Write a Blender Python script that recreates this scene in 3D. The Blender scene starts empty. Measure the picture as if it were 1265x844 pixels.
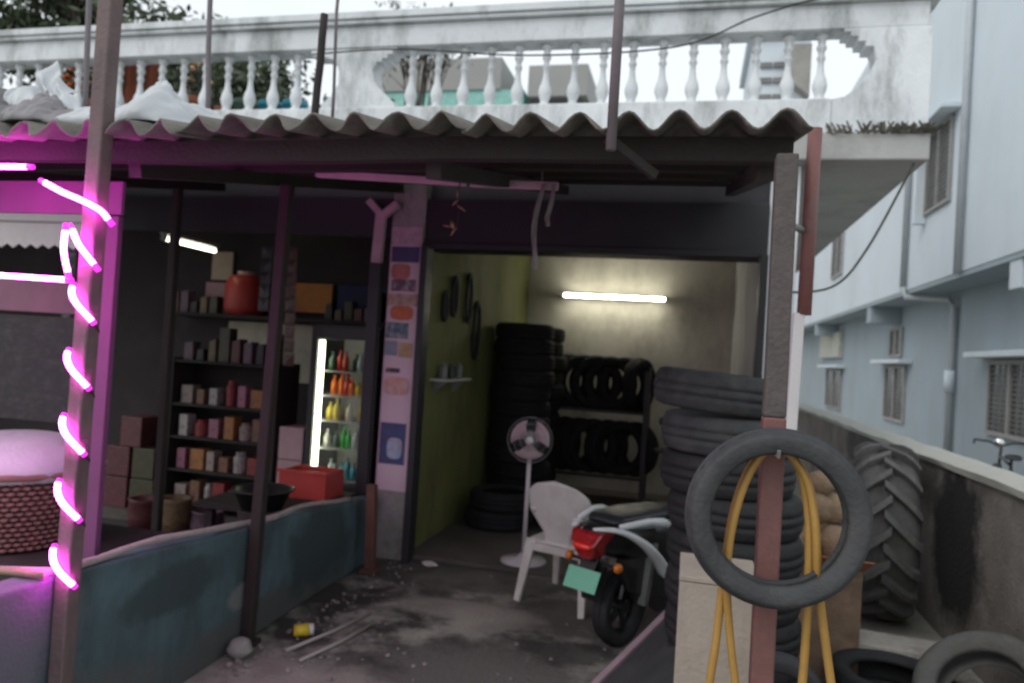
import bpy, bmesh, math, random
import numpy as np
from mathutils import Vector, Matrix
random.seed(7); rng = np.random.default_rng(7)
S = bpy.context.scene; COL = S.collection
R = math.radians

# ------------------------------------------------------------------ camera
YAW, PITCH, ROLL = R(13.5), R(1.0), 0.062
fw = Vector((-math.sin(YAW)*math.cos(PITCH), math.cos(YAW)*math.cos(PITCH), math.sin(PITCH)))
r0 = Vector((math.cos(YAW), math.sin(YAW), 0)); u0 = r0.cross(fw)
rc = r0*math.cos(ROLL)+u0*math.sin(ROLL); uc = u0*math.cos(ROLL)-r0*math.sin(ROLL)
cam = bpy.data.cameras.new('camera'); camo = bpy.data.objects.new('camera', cam); COL.objects.link(camo)
M = Matrix((rc, uc, -fw)).transposed().to_4x4(); M.translation = (0, 0, 1.55); camo.matrix_world = M
cam.sensor_width = 36; cam.lens = 26; cam.clip_start = .05; cam.clip_end = 400
cam.dof.use_dof = True; cam.dof.focus_distance = 1.0; cam.dof.aperture_fstop = 5.0
S.camera = camo

# ------------------------------------------------------------------ sky and sun (overcast dusk)
W = bpy.data.worlds.new('World'); S.world = W; W.use_nodes = True
nt = W.node_tree; bg = nt.nodes['Background']
to_sun = Vector((-.52, -.62, .80)).normalized()
sky = nt.nodes.new('ShaderNodeTexSky'); sky.sky_type = 'NISHITA'; sky.sun_disc = False
sky.sun_elevation = math.asin(to_sun.z); sky.sun_rotation = math.atan2(to_sun.x, to_sun.y)
sky.air_density = 1.0; sky.dust_density = 4.0
hs = nt.nodes.new('ShaderNodeHueSaturation'); hs.inputs['Saturation'].default_value = .30
mx = nt.nodes.new('ShaderNodeMixRGB'); mx.inputs[0].default_value = .8; mx.inputs[2].default_value = (7.2, 7.7, 8.1, 1)   # even cloud cover over the clear sky
cn = nt.nodes.new('ShaderNodeTexNoise'); cn.inputs['Scale'].default_value = 2.2; cn.inputs['Detail'].default_value = 5
cr = nt.nodes.new('ShaderNodeMixRGB'); cr.inputs[1].default_value = (7.2, 7.8, 8.3, 1); cr.inputs[2].default_value = (8.6, 9.0, 9.3, 1); nt.links.new(cn.outputs[0], cr.inputs[0]); nt.links.new(cr.outputs[0], mx.inputs[2])
nt.links.new(sky.outputs[0], hs.inputs['Color']); nt.links.new(hs.outputs[0], mx.inputs[1]); nt.links.new(mx.outputs[0], bg.inputs[0])
bg.inputs[1].default_value = .10
sl = bpy.data.lights.new('sun', 'SUN'); sl.energy = .6; sl.angle = R(40); sl.color = (1, .97, .93)
so = bpy.data.objects.new('sun', sl); COL.objects.link(so)
so.rotation_euler = (-to_sun).to_track_quat('-Z', 'Y').to_euler()
vs = S.view_settings; vs.view_transform = 'Standard'; vs.look = 'None'; vs.gamma = 1; vs.exposure = 0.48
vs.use_curve_mapping = False
S.cycles.use_denoising = True; S.cycles.max_bounces = 6

# ------------------------------------------------------------------ materials
MATS = {}
def mat(name, col, rough=.7, var=.18, scale=6., bump=.15, metal=0., emit=0., stain=None, stain_amt=0., stain_scale=(2, 2, 2),
        trans=0., fine=60., coat=0.):
    if name in MATS: return MATS[name]
    m = bpy.data.materials.new(name); m.use_nodes = True; MATS[name] = m
    n = m.node_tree.nodes; l = m.node_tree.links; b = n['Principled BSDF']
    tc = n.new('ShaderNodeTexCoord'); oi = n.new('ShaderNodeObjectInfo')
    n1 = n.new('ShaderNodeTexNoise'); n1.inputs['Scale'].default_value = scale; n1.inputs['Detail'].default_value = 6
    n1.inputs['Roughness'].default_value = .65
    l.new(tc.outputs['Object'], n1.inputs['Vector'])
    mr = n.new('ShaderNodeMapRange'); mr.inputs[1].default_value = .3; mr.inputs[2].default_value = .7
    mr.inputs[3].default_value = 1-var; mr.inputs[4].default_value = 1+var
    l.new(n1.outputs[0], mr.inputs[0])
    rv = n.new('ShaderNodeMapRange'); rv.inputs[3].default_value = 1-var*.5; rv.inputs[4].default_value = 1+var*.5
    l.new(oi.outputs['Random'], rv.inputs[0])
    mu = n.new('ShaderNodeMath'); mu.operation = 'MULTIPLY'; l.new(mr.outputs[0], mu.inputs[0]); l.new(rv.outputs[0], mu.inputs[1])
    vm = n.new('ShaderNodeVectorMath'); vm.operation = 'SCALE'; vm.inputs[0].default_value = col[:3]; l.new(mu.outputs[0], vm.inputs['Scale'])
    out = vm.outputs[0]
    if stain:
        mp = n.new('ShaderNodeMapping'); mp.inputs['Scale'].default_value = stain_scale; l.new(tc.outputs['Object'], mp.inputs[0])
        n2 = n.new('ShaderNodeTexNoise'); n2.inputs['Scale'].default_value = 1; n2.inputs['Detail'].default_value = 8
        n2.inputs['Roughness'].default_value = .7; l.new(mp.outputs[0], n2.inputs['Vector'])
        r2 = n.new('ShaderNodeMapRange'); r2.inputs[1].default_value = .47; r2.inputs[2].default_value = .72
        r2.inputs[4].default_value = stain_amt; l.new(n2.outputs[0], r2.inputs[0])
        mx = n.new('ShaderNodeMixRGB'); mx.inputs[2].default_value = (*stain, 1); l.new(r2.outputs[0], mx.inputs[0]); l.new(out, mx.inputs[1])
        out = mx.outputs[0]
    l.new(out, b.inputs['Base Color'])
    b.inputs['Metallic'].default_value = metal
    rr = n.new('ShaderNodeMapRange'); rr.inputs[1].default_value = .3; rr.inputs[2].default_value = .7
    rr.inputs[3].default_value = max(0, rough-.12); rr.inputs[4].default_value = min(1, rough+.12)
    l.new(n1.outputs[0], rr.inputs[0]); l.new(rr.outputs[0], b.inputs['Roughness'])
    if bump:
        n3 = n.new('ShaderNodeTexNoise'); n3.inputs['Scale'].default_value = fine; n3.inputs['Detail'].default_value = 4
        l.new(tc.outputs['Object'], n3.inputs['Vector'])
        bp = n.new('ShaderNodeBump'); bp.inputs['Strength'].default_value = bump; bp.inputs['Distance'].default_value = .02
        l.new(n3.outputs[0], bp.inputs['Height']); l.new(bp.outputs[0], b.inputs['Normal'])
    if emit:
        b.inputs['Emission Color'].default_value = (*col[:3], 1); b.inputs['Emission Strength'].default_value = emit
    if trans: b.inputs['Transmission Weight'].default_value = trans
    if coat: b.inputs['Coat Weight'].default_value = coat
    return m
def blotch(m, c, r, col, amt=.9, nscale=4., ns=.9):
    """an irregular worn, sooty or painted-dim patch of its own shape, in object coordinates"""
    n = m.node_tree.nodes; l = m.node_tree.links; b = n['Principled BSDF']; src = b.inputs['Base Color'].links[0].from_socket
    tc = n.new('ShaderNodeTexCoord'); sub = n.new('ShaderNodeVectorMath'); sub.operation = 'SUBTRACT'; sub.inputs[1].default_value = c; l.new(tc.outputs['Object'], sub.inputs[0])
    dv = n.new('ShaderNodeVectorMath'); dv.operation = 'DIVIDE'; dv.inputs[1].default_value = r; l.new(sub.outputs[0], dv.inputs[0])
    ln = n.new('ShaderNodeVectorMath'); ln.operation = 'LENGTH'; l.new(dv.outputs[0], ln.inputs[0])
    nz = n.new('ShaderNodeTexNoise'); nz.inputs['Scale'].default_value = nscale; nz.inputs['Detail'].default_value = 7; nz.inputs['Roughness'].default_value = .65; l.new(tc.outputs['Object'], nz.inputs['Vector'])
    ma = n.new('ShaderNodeMath'); ma.operation = 'MULTIPLY_ADD'; ma.inputs[1].default_value = ns*2; l.new(nz.outputs[0], ma.inputs[0]); l.new(ln.outputs['Value'], ma.inputs[2])
    mr = n.new('ShaderNodeMapRange'); mr.inputs[1].default_value = 1.25+ns; mr.inputs[2].default_value = .85+ns; mr.inputs[3].default_value = 0; mr.inputs[4].default_value = amt; l.new(ma.outputs[0], mr.inputs[0])
    mx = n.new('ShaderNodeMixRGB'); mx.inputs[2].default_value = (*col, 1); l.new(mr.outputs[0], mx.inputs[0]); l.new(src, mx.inputs[1]); l.new(mx.outputs[0], b.inputs['Base Color'])
def glow(name, col, k):
    if name in MATS: return MATS[name]
    m = bpy.data.materials.new(name); m.use_nodes = True; MATS[name] = m
    b = m.node_tree.nodes['Principled BSDF']; b.inputs['Base Color'].default_value = (.8, .8, .8, 1)
    b.inputs['Emission Color'].default_value = (*col, 1); b.inputs['Emission Strength'].default_value = k
    return m
def glass(name, col, alpha):
    m = bpy.data.materials.new(name); m.use_nodes = True; MATS[name] = m
    n = m.node_tree.nodes; l = m.node_tree.links; o = n['Material Output']
    t = n.new('ShaderNodeBsdfTransparent'); t.inputs[0].default_value = (*col, 1)
    g = n.new('ShaderNodeBsdfGlossy'); g.inputs['Roughness'].default_value = .08
    x = n.new('ShaderNodeMixShader'); x.inputs[0].default_value = alpha
    l.new(t.outputs[0], x.inputs[1]); l.new(g.outputs[0], x.inputs[2]); l.new(x.outputs[0], o.inputs[0])
    return m

# ------------------------------------------------------------------ mesh helpers
class MB:
    def __init__(s): s.v = []; s.f = []
    def add(s, v, f):
        k = len(s.v); s.v += [tuple(p) for p in v]; s.f += [tuple(i+k for i in q) for q in f]; return s
    def box(s, x0, x1, y0, y1, z0, z1):
        v = [(x, y, z) for z in (z0, z1) for y in (y0, y1) for x in (x0, x1)]
        return s.add(v, [(0, 2, 3, 1), (4, 5, 7, 6), (0, 1, 5, 4), (1, 3, 7, 5), (3, 2, 6, 7), (2, 0, 4, 6)])
    def beam(s, a, b, w, h, w2=None, h2=None, up=(0, 0, 1)):
        a = Vector(a); b = Vector(b); d = (b-a).normalized(); up = Vector(up)
        if abs(d.dot(up)) > .98: up = Vector((0, 1, 0))
        sx = d.cross(up).normalized(); sz = sx.cross(d); v = []
        for p, ww, hh in ((a, w, h), (b, w2 or w, h2 or h)):
            v += [p+sx*i*ww/2+sz*j*hh/2 for i, j in ((-1, -1), (1, -1), (1, 1), (-1, 1))]
        return s.add(v, [(3, 2, 1, 0), (4, 5, 6, 7), (0, 1, 5, 4), (1, 2, 6, 5), (2, 3, 7, 6), (3, 0, 4, 7)])
    def tube(s, path, r, n=8, closed=False, flat=1.):
        P = [Vector(p) for p in path]; m = len(P); rs = r if isinstance(r, (list, tuple)) else [r]*m
        prev = None; rings = []
        for i in range(m):
            a = P[(i-1) % m] if (i or closed) else P[0]; b = P[(i+1) % m] if (i < m-1 or closed) else P[-1]
            d = (b-a).normalized()
            if prev is None:
                prev = d.cross(Vector((0, 0, 1)) if abs(d.z) < .9 else Vector((1, 0, 0))).normalized()
            prev = (prev-d*prev.dot(d)).normalized(); q = d.cross(prev)
            rings.append([P[i]+(prev*math.cos(t)+q*math.sin(t)*flat)*rs[i] for t in [2*math.pi*j/n for j in range(n)]])
        v = [p for g in rings for p in g]; f = []
        for i in range(m if closed else m-1):
            for j in range(n):
                a = i*n+j; b = i*n+(j+1) % n; c = ((i+1) % m)*n+(j+1) % n; e = ((i+1) % m)*n+j; f.append((a, b, c, e))
        if not closed: f.append(tuple(range(n))[::-1]); f.append(tuple((m-1)*n+j for j in range(n)))
        return s.add(v, f)
    def lathe(s, prof, n=24, c=(0, 0, 0), axis='z', mod=None, close=False):
        v = []; f = []; m = len(prof)
        for j in range(n):
            t = 2*math.pi*j/n
            for k, (r, z) in enumerate(prof):
                if mod: r = mod(j, k, r)
                x, y = r*math.cos(t), r*math.sin(t)
                p = (x, y, z) if axis == 'z' else ((x, z, y) if axis == 'y' else (z, x, y))
                v.append((p[0]+c[0], p[1]+c[1], p[2]+c[2]))
        for j in range(n):
            for k in range(m if close else m-1):
                a = j*m+k; b = ((j+1) % n)*m+k; cc = ((j+1) % n)*m+(k+1) % m; d = j*m+(k+1) % m; f.append((a, b, cc, d))
        return s.add(v, f)
    def prism(s, poly, axis, a, b):
        def mk(p, t): return (p[0], t, p[1]) if axis == 'y' else ((t, p[0], p[1]) if axis == 'x' else (p[0], p[1], t))
        n = len(poly); v = [mk(p, a) for p in poly]+[mk(p, b) for p in poly]
        f = [tuple(range(n)), tuple(range(2*n-1, n-1, -1))]+[(i, (i+1) % n, n+(i+1) % n, n+i) for i in range(n)]
        return s.add(v, f)
    def loft(s, secs, n=16, e=2.6):
        """sections across x: (x, zc, half_w, half_h)"""
        v = []; f = []
        for x, zc, hw, hh in secs:
            for j in range(n):
                t = 2*math.pi*j/n; c, q = math.cos(t), math.sin(t)
                v.append((x, hw*math.copysign(abs(c)**(2/e), c), zc+hh*math.copysign(abs(q)**(2/e), q)))
        m = len(secs)
        for i in range(m-1):
            for j in range(n): f.append((i*n+j, i*n+(j+1) % n, (i+1)*n+(j+1) % n, (i+1)*n+j))
        f.append(tuple(range(n))[::-1]); f.append(tuple((m-1)*n+j for j in range(n)))
        return s.add(v, f)
    def grid(s, fn, nu, nv):
        v = [fn(i/nu, j/nv) for j in range(nv+1) for i in range(nu+1)]
        return s.add(v, [(j*(nu+1)+i, j*(nu+1)+i+1, (j+1)*(nu+1)+i+1, (j+1)*(nu+1)+i) for j in range(nv) for i in range(nu)])
    def ball(s, c, r, n=10, m=7, sq=(1, 1, 1), jit=0.):
        v = []; f = []
        for i in range(m+1):
            a = math.pi*i/m
            for j in range(n):
                t = 2*math.pi*j/n; k = r*(1+random.uniform(-jit, jit))
                v.append((c[0]+k*sq[0]*math.sin(a)*math.cos(t), c[1]+k*sq[1]*math.sin(a)*math.sin(t), c[2]+k*sq[2]*math.cos(a)))
        for i in range(m):
            for j in range(n): f.append((i*n+j, (i+1)*n+j, (i+1)*n+(j+1) % n, i*n+(j+1) % n))
        return s.add(v, f)
    def mesh(s, name, m, smooth=False):
        me = bpy.data.meshes.new(name); me.from_pydata(s.v, [], s.f)
        bm = bmesh.new(); bm.from_mesh(me); bmesh.ops.recalc_face_normals(bm, faces=bm.faces); bm.to_mesh(me); bm.free()
        if smooth: me.shade_smooth()
        me.materials.append(m); me.update(); return me
    def build(s, name, m, parent=None, smooth=False, bevel=0., solid=0., world=False):
        if world and parent is not None:
            o = parent.location; s.v = [(p[0]-o[0], p[1]-o[1], p[2]-o[2]) for p in s.v]
        ob = bpy.data.objects.new(name, s.mesh(name, m, smooth)); COL.objects.link(ob)
        if parent is not None: ob.parent = parent
        if solid: md = ob.modifiers.new('solid', 'SOLIDIFY'); md.thickness = solid; md.offset = 0
        if bevel:
            md = ob.modifiers.new('bevel', 'BEVEL'); md.width = bevel; md.segments = 2; md.limit_method = 'ANGLE'
        return ob
def smooth_path(P, n=6):
    P = [Vector(p) for p in P]; out = []
    for i in range(len(P)-1):
        p0 = P[max(i-1, 0)]; p1 = P[i]; p2 = P[i+1]; p3 = P[min(i+2, len(P)-1)]
        for k in range(n):
            t_ = k/n; out.append(.5*((2*p1)+(p2-p0)*t_+(2*p0-5*p1+4*p2-p3)*t_*t_+(3*p1-p0-3*p2+p3)*t_**3))
    return out+[P[-1]]
def tag(o, label, cat, group=None):
    o['label'] = label; o['category'] = cat
    if group: o['group'] = group
    return o
def thing(name, label, cat, loc=(0, 0, 0), rz=0, group=None):
    o = bpy.data.objects.new(name, None); COL.objects.link(o); o.location = loc; o.rotation_euler = (0, 0, rz); o.empty_display_size = .1
    return tag(o, label, cat, group)
def part(me, name, parent, loc=(0, 0, 0), rot=(0, 0, 0), sc=(1, 1, 1)):
    o = bpy.data.objects.new(name, me); COL.objects.link(o); o.parent = parent; o.location = loc; o.rotation_euler = rot; o.scale = sc
    return o
def copy_tree(o, parent=None):
    c = o.copy(); COL.objects.link(c); c.parent = parent
    for ch in list(o.children): copy_tree(ch, c)
    return c
def struct(o): o['kind'] = 'structure'; return o
def solo(name, mb, m, label, cat, loc, group=None, **k):
    """a one-mesh thing with its origin at loc; mb in world coordinates"""
    mb.v = [(p[0]-loc[0], p[1]-loc[1], p[2]-loc[2]) for p in mb.v]
    o = mb.build(name, m, None, **k); o.location = loc
    return tag(o, label, cat, group)

# palette
white_wall = mat('white_wall', (.72, .74, .76), .85, .07, 1.2, .1, stain=(.30, .30, .29), stain_amt=.6, stain_scale=(1.6, 1.6, .6))
parapet_m = mat('parapet_paint', (.68, .71, .73), .85, .12, 2.5, .2, stain=(.20, .21, .205), stain_amt=.9, stain_scale=(4.2, 4.2, 1.6))
cement = mat('cement', (.30, .29, .27), .9, .2, 3, .3, stain=(.10, .10, .095), stain_amt=.6, stain_scale=(2, 2, 2))
bluewall_m = mat('blue_wall_paint', (.085, .14, .16), .75, .25, 3, .2, stain=(.035, .04, .042), stain_amt=.75, stain_scale=(3, 3, 1.2))
green_m = mat('green_wall_paint', (.155, .165, .055), .8, .15, 2, .15, stain=(.05, .05, .03), stain_amt=.6, stain_scale=(3, 3, 1.5))
beige_m = mat('beige_wall_paint', (.56, .54, .47), .85, .12, 2, .15, stain=(.14, .12, .09), stain_amt=.55, stain_scale=(2, 2, 1))
dark_m = mat('dark_sheet', (.018, .019, .022), .55, .3, 4, .1)
rubber = mat('tyre_rubber', (.022, .023, .025), .62, .3, 9, .25, fine=90)
rubber_dust = mat('dusty_rubber', (.036, .038, .041), .75, .35, 7, .25, stain=(.075, .072, .068), stain_amt=.6, stain_scale=(9, 9, 9))
rubber_old = mat('weathered_rubber', (.11, .107, .103), .85, .3, 6, .3, stain=(.05, .045, .04), stain_amt=.7, stain_scale=(5, 5, 5))
asb = mat('cement_sheet', (.150, .140, .125), .95, .25, 4, .3, stain=(.05, .046, .04), stain_amt=.9, stain_scale=(9, 3, 9))
wood_dark = mat('dark_timber', (.024, .019, .017), .8, .3, 8, .3)
steel_rust = mat('rusted_steel', (.13, .055, .040), .75, .3, 9, .25, stain=(.05, .03, .026), stain_amt=.8, stain_scale=(9, 9, 3))
post_grey = mat('painted_post', (.12, .085, .085), .7, .25, 7, .2, stain=(.05, .035, .032), stain_amt=.7, stain_scale=(8, 8, 2.5))
red_pipe_m = mat('red_paint', (.17, .072, .065), .6, .2, 9, .12, stain=(.09, .05, .048), stain_amt=.6, stain_scale=(9, 9, 3))
plastic_w = mat('white_plastic', (.62, .60, .56), .42, .06, 5, .04, stain=(.36, .31, .25), stain_amt=.5, stain_scale=(6, 6, 6))
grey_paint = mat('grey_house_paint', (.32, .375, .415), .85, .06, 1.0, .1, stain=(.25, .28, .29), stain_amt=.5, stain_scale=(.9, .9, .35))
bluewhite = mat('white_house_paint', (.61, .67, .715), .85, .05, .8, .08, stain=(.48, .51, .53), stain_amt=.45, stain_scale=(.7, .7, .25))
metal_grey = mat('grey_metal', (.25, .25, .25), .5, .15, 9, .05, metal=.6)
black_pl = mat('black_plastic', (.012, .012, .013), .45, .2, 9, .05)

# ------------------------------------------------------------------ ground
g = MB(); N = 60
g.grid(lambda u, v: ((u-.5)*160, -30+v*160, 0.), 60, 60)
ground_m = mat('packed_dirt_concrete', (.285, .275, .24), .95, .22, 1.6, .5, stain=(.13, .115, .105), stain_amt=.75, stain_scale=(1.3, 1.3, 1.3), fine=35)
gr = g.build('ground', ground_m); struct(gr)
for c, r, col, a in (((-.95, 3.15, 0), (.85, .75, 1), (.085, .076, .074), .85), ((-.2, 4.5, 0), (.7, .5, 1), (.06, .052, .048), .8), ((-3.8, 4.2, 0), (2.2, 1.6, 1), (.03, .026, .026), .95), ((-1.5, 4.95, 0), (.9, .35, 1), (.075, .07, .06), .75),  # widest patch: dirty floor by the stall, with the stall's dimness painted in
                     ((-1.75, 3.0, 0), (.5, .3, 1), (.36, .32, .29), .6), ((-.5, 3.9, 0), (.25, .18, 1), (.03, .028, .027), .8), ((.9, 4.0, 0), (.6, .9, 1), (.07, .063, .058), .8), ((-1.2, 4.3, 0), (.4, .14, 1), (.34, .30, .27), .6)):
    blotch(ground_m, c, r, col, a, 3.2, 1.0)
b = MB(); rgx = random.Random(4)
for k in range(240):
    x = rgx.uniform(-2.0, 1.5); y = rgx.uniform(2.9, 5.1) if k % 3 else 3+abs(rgx.gauss(0, .6)); q = rgx.uniform(.004, .013) if k % 9 else rgx.uniform(.012, .022)
    if k % 2: x = -2.02+abs(rgx.gauss(0, .14))
    b.ball((x, y, q*.4), q, 6, 4, (1, rgx.uniform(.6, 1), .7), .25)
o = b.build('grit', mat('grit_stone', (.20, .18, .165), .95, .4, 30, .2)); o['kind'] = 'stuff'; o['label'] = 'loose grit and pebbles on the forecourt'; o['category'] = 'grit'

# ------------------------------------------------------------------ shop building (two shop rooms, slab, terrace)
sb = thing('shop_building', 'low shop building with tyre shop and tea stall under a flat terrace', 'building', (-2.0, 5.18, 0))
def sp(name, m, *boxes, bevel=0.):
    b = MB()
    for q in boxes: b.box(*q)
    return b.build(name, m, sb, world=True, bevel=bevel)
sp('floor', mat('shop_floor', (.085, .075, .066), .85, .25, 3, .3, stain=(.03, .028, .026), stain_amt=.7), (-8.98, .46, 5.16, 8.79, .002, .035), bevel=.006)
sp('side_wall', white_wall, (.47, .655, 5.19, 8.95, 0, 2.92))
sp('partition_wall', green_m, (-2.06, -1.94, 5.2, 8.79, .036, 2.92))
sp('front_pier', mat('pier_plaster', (.30, .28, .27), .9, .25, 6, .3, stain=(.09, .08, .075), stain_amt=.8, stain_scale=(6, 6, 3)), (-2.19, -1.937, 5.10, 5.196, .001, 2.915))
sp('back_wall', beige_m, (-8.98, .47, 8.8, 8.95, 0, 2.92))
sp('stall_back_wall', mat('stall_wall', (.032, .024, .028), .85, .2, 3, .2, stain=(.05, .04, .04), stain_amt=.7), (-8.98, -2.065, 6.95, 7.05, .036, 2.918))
sp('end_wall', cement, (-9.15, -8.99, 5.19, 8.95, 0, 2.92))
sp('slab', mat('slab_soffit', (.42, .42, .41), .9, .12, 2, .2, stain=(.15, .15, .14), stain_amt=.6), (-9.2, 1.39, 5.06, 12.5, 2.925, 3.10), bevel=.012)
sp('lintel', mat('lintel_plaster', (.055, .055, .062), .9, .2, 3, .2), (-8.98, .655, 5.205, 5.40, 2.66, 2.922))
sh = sp('shutter_hood', dark_m, (-1.935, .468, 5.12, 5.45, 2.30, 2.655), bevel=.01)
MB().box(-1.93, .46, 5.085, 5.118, 2.285, 2.33).build('shutter_bottom_bar', dark_m, sb, world=True, bevel=.006)
MB().box(-1.936, -1.885, 5.05, 5.19, .001, 2.30).build('shutter_guide', dark_m, sb, world=True, bevel=.004)
MB().box(.42, .468, 5.05, 5.18, .001, 2.30).build('shutter_guide', dark_m, sb, world=True, bevel=.004)
MB().box(-6.6, -2.20, 5.12, 5.2, 2.37, 2.66).build('stall_fascia', mat('fascia_board', (.035, .028, .04), .7, .2, 4, .1), sb, world=True, bevel=.01)
# ragged plaster line and weeds along the slab edge: see weeds below

# terrace balustrade
bal = thing('terrace_balustrade', 'weathered white balustrade with turned balusters along the terrace edge', 'balustrade', (-2.0, 5.18, 3.10))
def bp_(name, m, *boxes, bevel=.008):
    b = MB()
    for q in boxes: b.box(*q)
    return b.build(name, m, bal, world=True, bevel=bevel)
bp_('base_rail', parapet_m, (-9.2, .80, 5.07, 5.29, 3.10, 3.33))
bp_('top_rail', parapet_m, (-9.2, 1.36, 5.09, 5.27, 3.79, 3.955))
bp_('cap', parapet_m, (-9.25, 1.42, 5.05, 5.31, 3.957, 3.985), (-9.25, 1.44, 5.03, 5.33, 3.987, 4.04), bevel=.006)
# stepped pier
L = [(-2.95, 3.789), (-2.95, 3.74), (-2.86, 3.74), (-2.74, 3.70), (-2.71, 3.62), (-2.71, 3.52), (-2.76, 3.43), (-2.84, 3.37), (-2.84, 3.331)]
Rr = [(-2.24, 3.331), (-2.24, 3.37), (-2.32, 3.43), (-2.41, 3.52), (-2.43, 3.62), (-2.40, 3.68), (-2.36, 3.68), (-2.36, 3.705), (-2.32, 3.705), (-2.32, 3.735), (-2.28, 3.735), (-2.28, 3.765), (-2.24, 3.765), (-2.24, 3.789)]
MB().prism(L+Rr, 'y', 5.10, 5.26).build('stepped_pier', parapet_m, bal, world=True, bevel=.006)
# solid right end with a stepped half arch
E_ = [(.86, 3.789), (.86, 3.765), (.90, 3.765), (.90, 3.735), (.945, 3.735), (.945, 3.70), (.99, 3.70), (.99, 3.665), (1.04, 3.665), (1.06, 3.58),
      (1.03, 3.50), (.95, 3.40), (.88, 3.345), (.80, 3.33), (.80, 3.102), (1.38, 3.102), (1.38, 3.789)]
MB().prism(E_, 'y', 5.085, 5.275).build('end_panel', parapet_m, bal, world=True, bevel=.006)
prof = [(.0, 3.331), (.058, 3.331), (.058, 3.36), (.036, 3.367), (.043, 3.39), (.058, 3.42), (.063, 3.45), (.054, 3.485), (.036, 3.52), (.028, 3.56), (.025, 3.61), (.036, 3.625), (.036, 3.64),
        (.026, 3.652), (.030, 3.68), (.042, 3.693), (.042, 3.71), (.03, 3.72), (.034, 3.75), (.05, 3.765), (.05, 3.789), (0, 3.789)]
bm_me = MB().lathe([(r*.76, z-3.10) for r, z in prof], 14).mesh('baluster', parapet_m, True)
xs = [-2.145+i*.206 for i in range(15)]+[-3.10-i*.206 for i in range(28)]
for x in xs: part(bm_me, 'baluster', bal, (x+2.0, 0, 0))
# second balustrade run along the terrace's right side
# ------------------------------------------------------------------ canopy of corrugated sheets
can = thing('corrugated_canopy', 'sagging canopy of grey corrugated cement sheets on timber purlins over the shopfront', 'canopy', (-1.5, 3.6, 2.2))
def zr(y): return 2.262+(y-2.2)*.205
def sheet(y0, y1, lift):
    nx = 7*10; per = .1465
    def fn(u, v):
        x = u*nx/10*per; y = y0+(y1-y0)*v+(1-v)*(.012*math.sin(x*23+y0*90)+.010*math.sin(x*57+y0*40))
        return (x, y, zr(y)+lift-.028*math.cos(2*math.pi*x/per)-.0)
    return MB().grid(fn, nx, 6)
for row, (a, b, lf) in enumerate(((2.18, 3.75, 0.), (3.60, 5.05, .012))):
    for k in range(4 if row == 0 else 6):  # unseen gap left in the front row to let skylight onto the stall valance
        s_ = sheet(a+random.uniform(-.015, .015), b, lf+(k % 2)*.010)
        x0 = .295-(k+1)*1.02
        s_.v = [(p[0]+x0, p[1], p[2]) for p in s_.v]
        s_.build('roof_sheet', asb, can, world=True, smooth=True, solid=.007)
for y, w in ((2.36, .075), (3.1, .06), (3.9, .06), (4.75, .06)):
    b = MB(); n = 12
    for i in range(n):
        x0 = .27-(i+1)*6.3/n; x1 = .27-i*6.3/n
        b.beam((x0, y, zr(y)-.072+.006*math.sin(i*1.7)), (x1, y, zr(y)-.072+.006*math.sin((i-1)*1.7)), .05, w)
    b.build('purlin', wood_dark, can, world=True)
for x in (.20, -.9, -2.12, -3.6, -5.2):
    MB().beam((x, 2.42, zr(2.42)-.135), (x, 5.04, zr(5.04)-.135), .055, .06).build('rafter', wood_dark, can, world=True)

# ------------------------------------------------------------------ posts
def post(name, m, a, b, w, label, m2=None, zsplit=None, cat='post', base=True):
    t = thing(name, label, cat, (a[0], a[1], 0))
    a = Vector(a); b = Vector(b)
    if zsplit:
        k = (zsplit-a.z)/(b.z-a.z); c = a.lerp(b, k)
        MB().beam(a, c, w, w).build('lower_shaft', m, t, world=True, bevel=.006)
        MB().beam(c, b, w*.97, w*.97).build('upper_shaft', m2 or m, t, world=True, bevel=.006)
    else:
        MB().beam(a, b, w, w).build('shaft', m, t, world=True, bevel=.006)
    if base: MB().box(a.x-w*.9, a.x+w*.9, a.y-w*.9, a.y+w*.9, 0, .03).build('base_plate', m, t, world=True, bevel=.004)
    return t
post('steel_post', post_grey, (-2.05, 2.165, 0), (-2.045, 2.165, 2.95), .058, 'brown painted post wound with pink neon rope', post_grey)
post('steel_post', mat('dark_rust', (.026, .017, .016), .8, .3, 9, .25, stain=(.025, .018, .017), stain_amt=.8, stain_scale=(9, 9, 3)), (-2.085, 3.37, 0), (-2.03, 3.37, zr(3.37)-.16), .055, 'dark rusty post standing midway along the blue wall')
post('steel_post', steel_rust, (-2.035, 4.74, 0), (-2.06, 4.74, .60), .062, 'short rusty post stub against the blue wall end below the poster')
post('steel_post', red_pipe_m, (.250, 2.20, 0), (.237, 2.20, 2.16), .062, 'red and grey post carrying the hanging tyre and hose', mat('post_cement_paint', (.105, .09, .085), .8, .25, 8, .3, stain=(.05, .04, .04), stain_amt=.7, stain_scale=(9, 9, 3)), 1.42)
t = thing('pink_bracket_post', 'pinkish steel post with forked top in front of the tall poster', 'post', (-2.27, 5.04, 0))
pinkpaint = mat('pale_pink_paint', (.50, .33, .40), .7, .15, 8, .15)
MB().beam((-2.27, 5.04, 0), (-2.27, 5.04, 2.16), .085, .05).build('dark_shaft', dark_m, t, world=True, bevel=.005)
MB().beam((-2.27, 5.04, 2.16), (-2.255, 5.04, 2.52), .075, .05).build('shaft', pinkpaint, t, world=True, bevel=.005)
MB().beam((-2.255, 5.04, 2.52), (-2.36, 5.04, 2.62), .06, .05).build('fork_arm', pinkpaint, t, world=True, bevel=.005)
MB().beam((-2.255, 5.04, 2.50), (-2.13, 5.04, 2.60), .06, .05).build('fork_arm', pinkpaint, t, world=True, bevel=.005)
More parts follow.
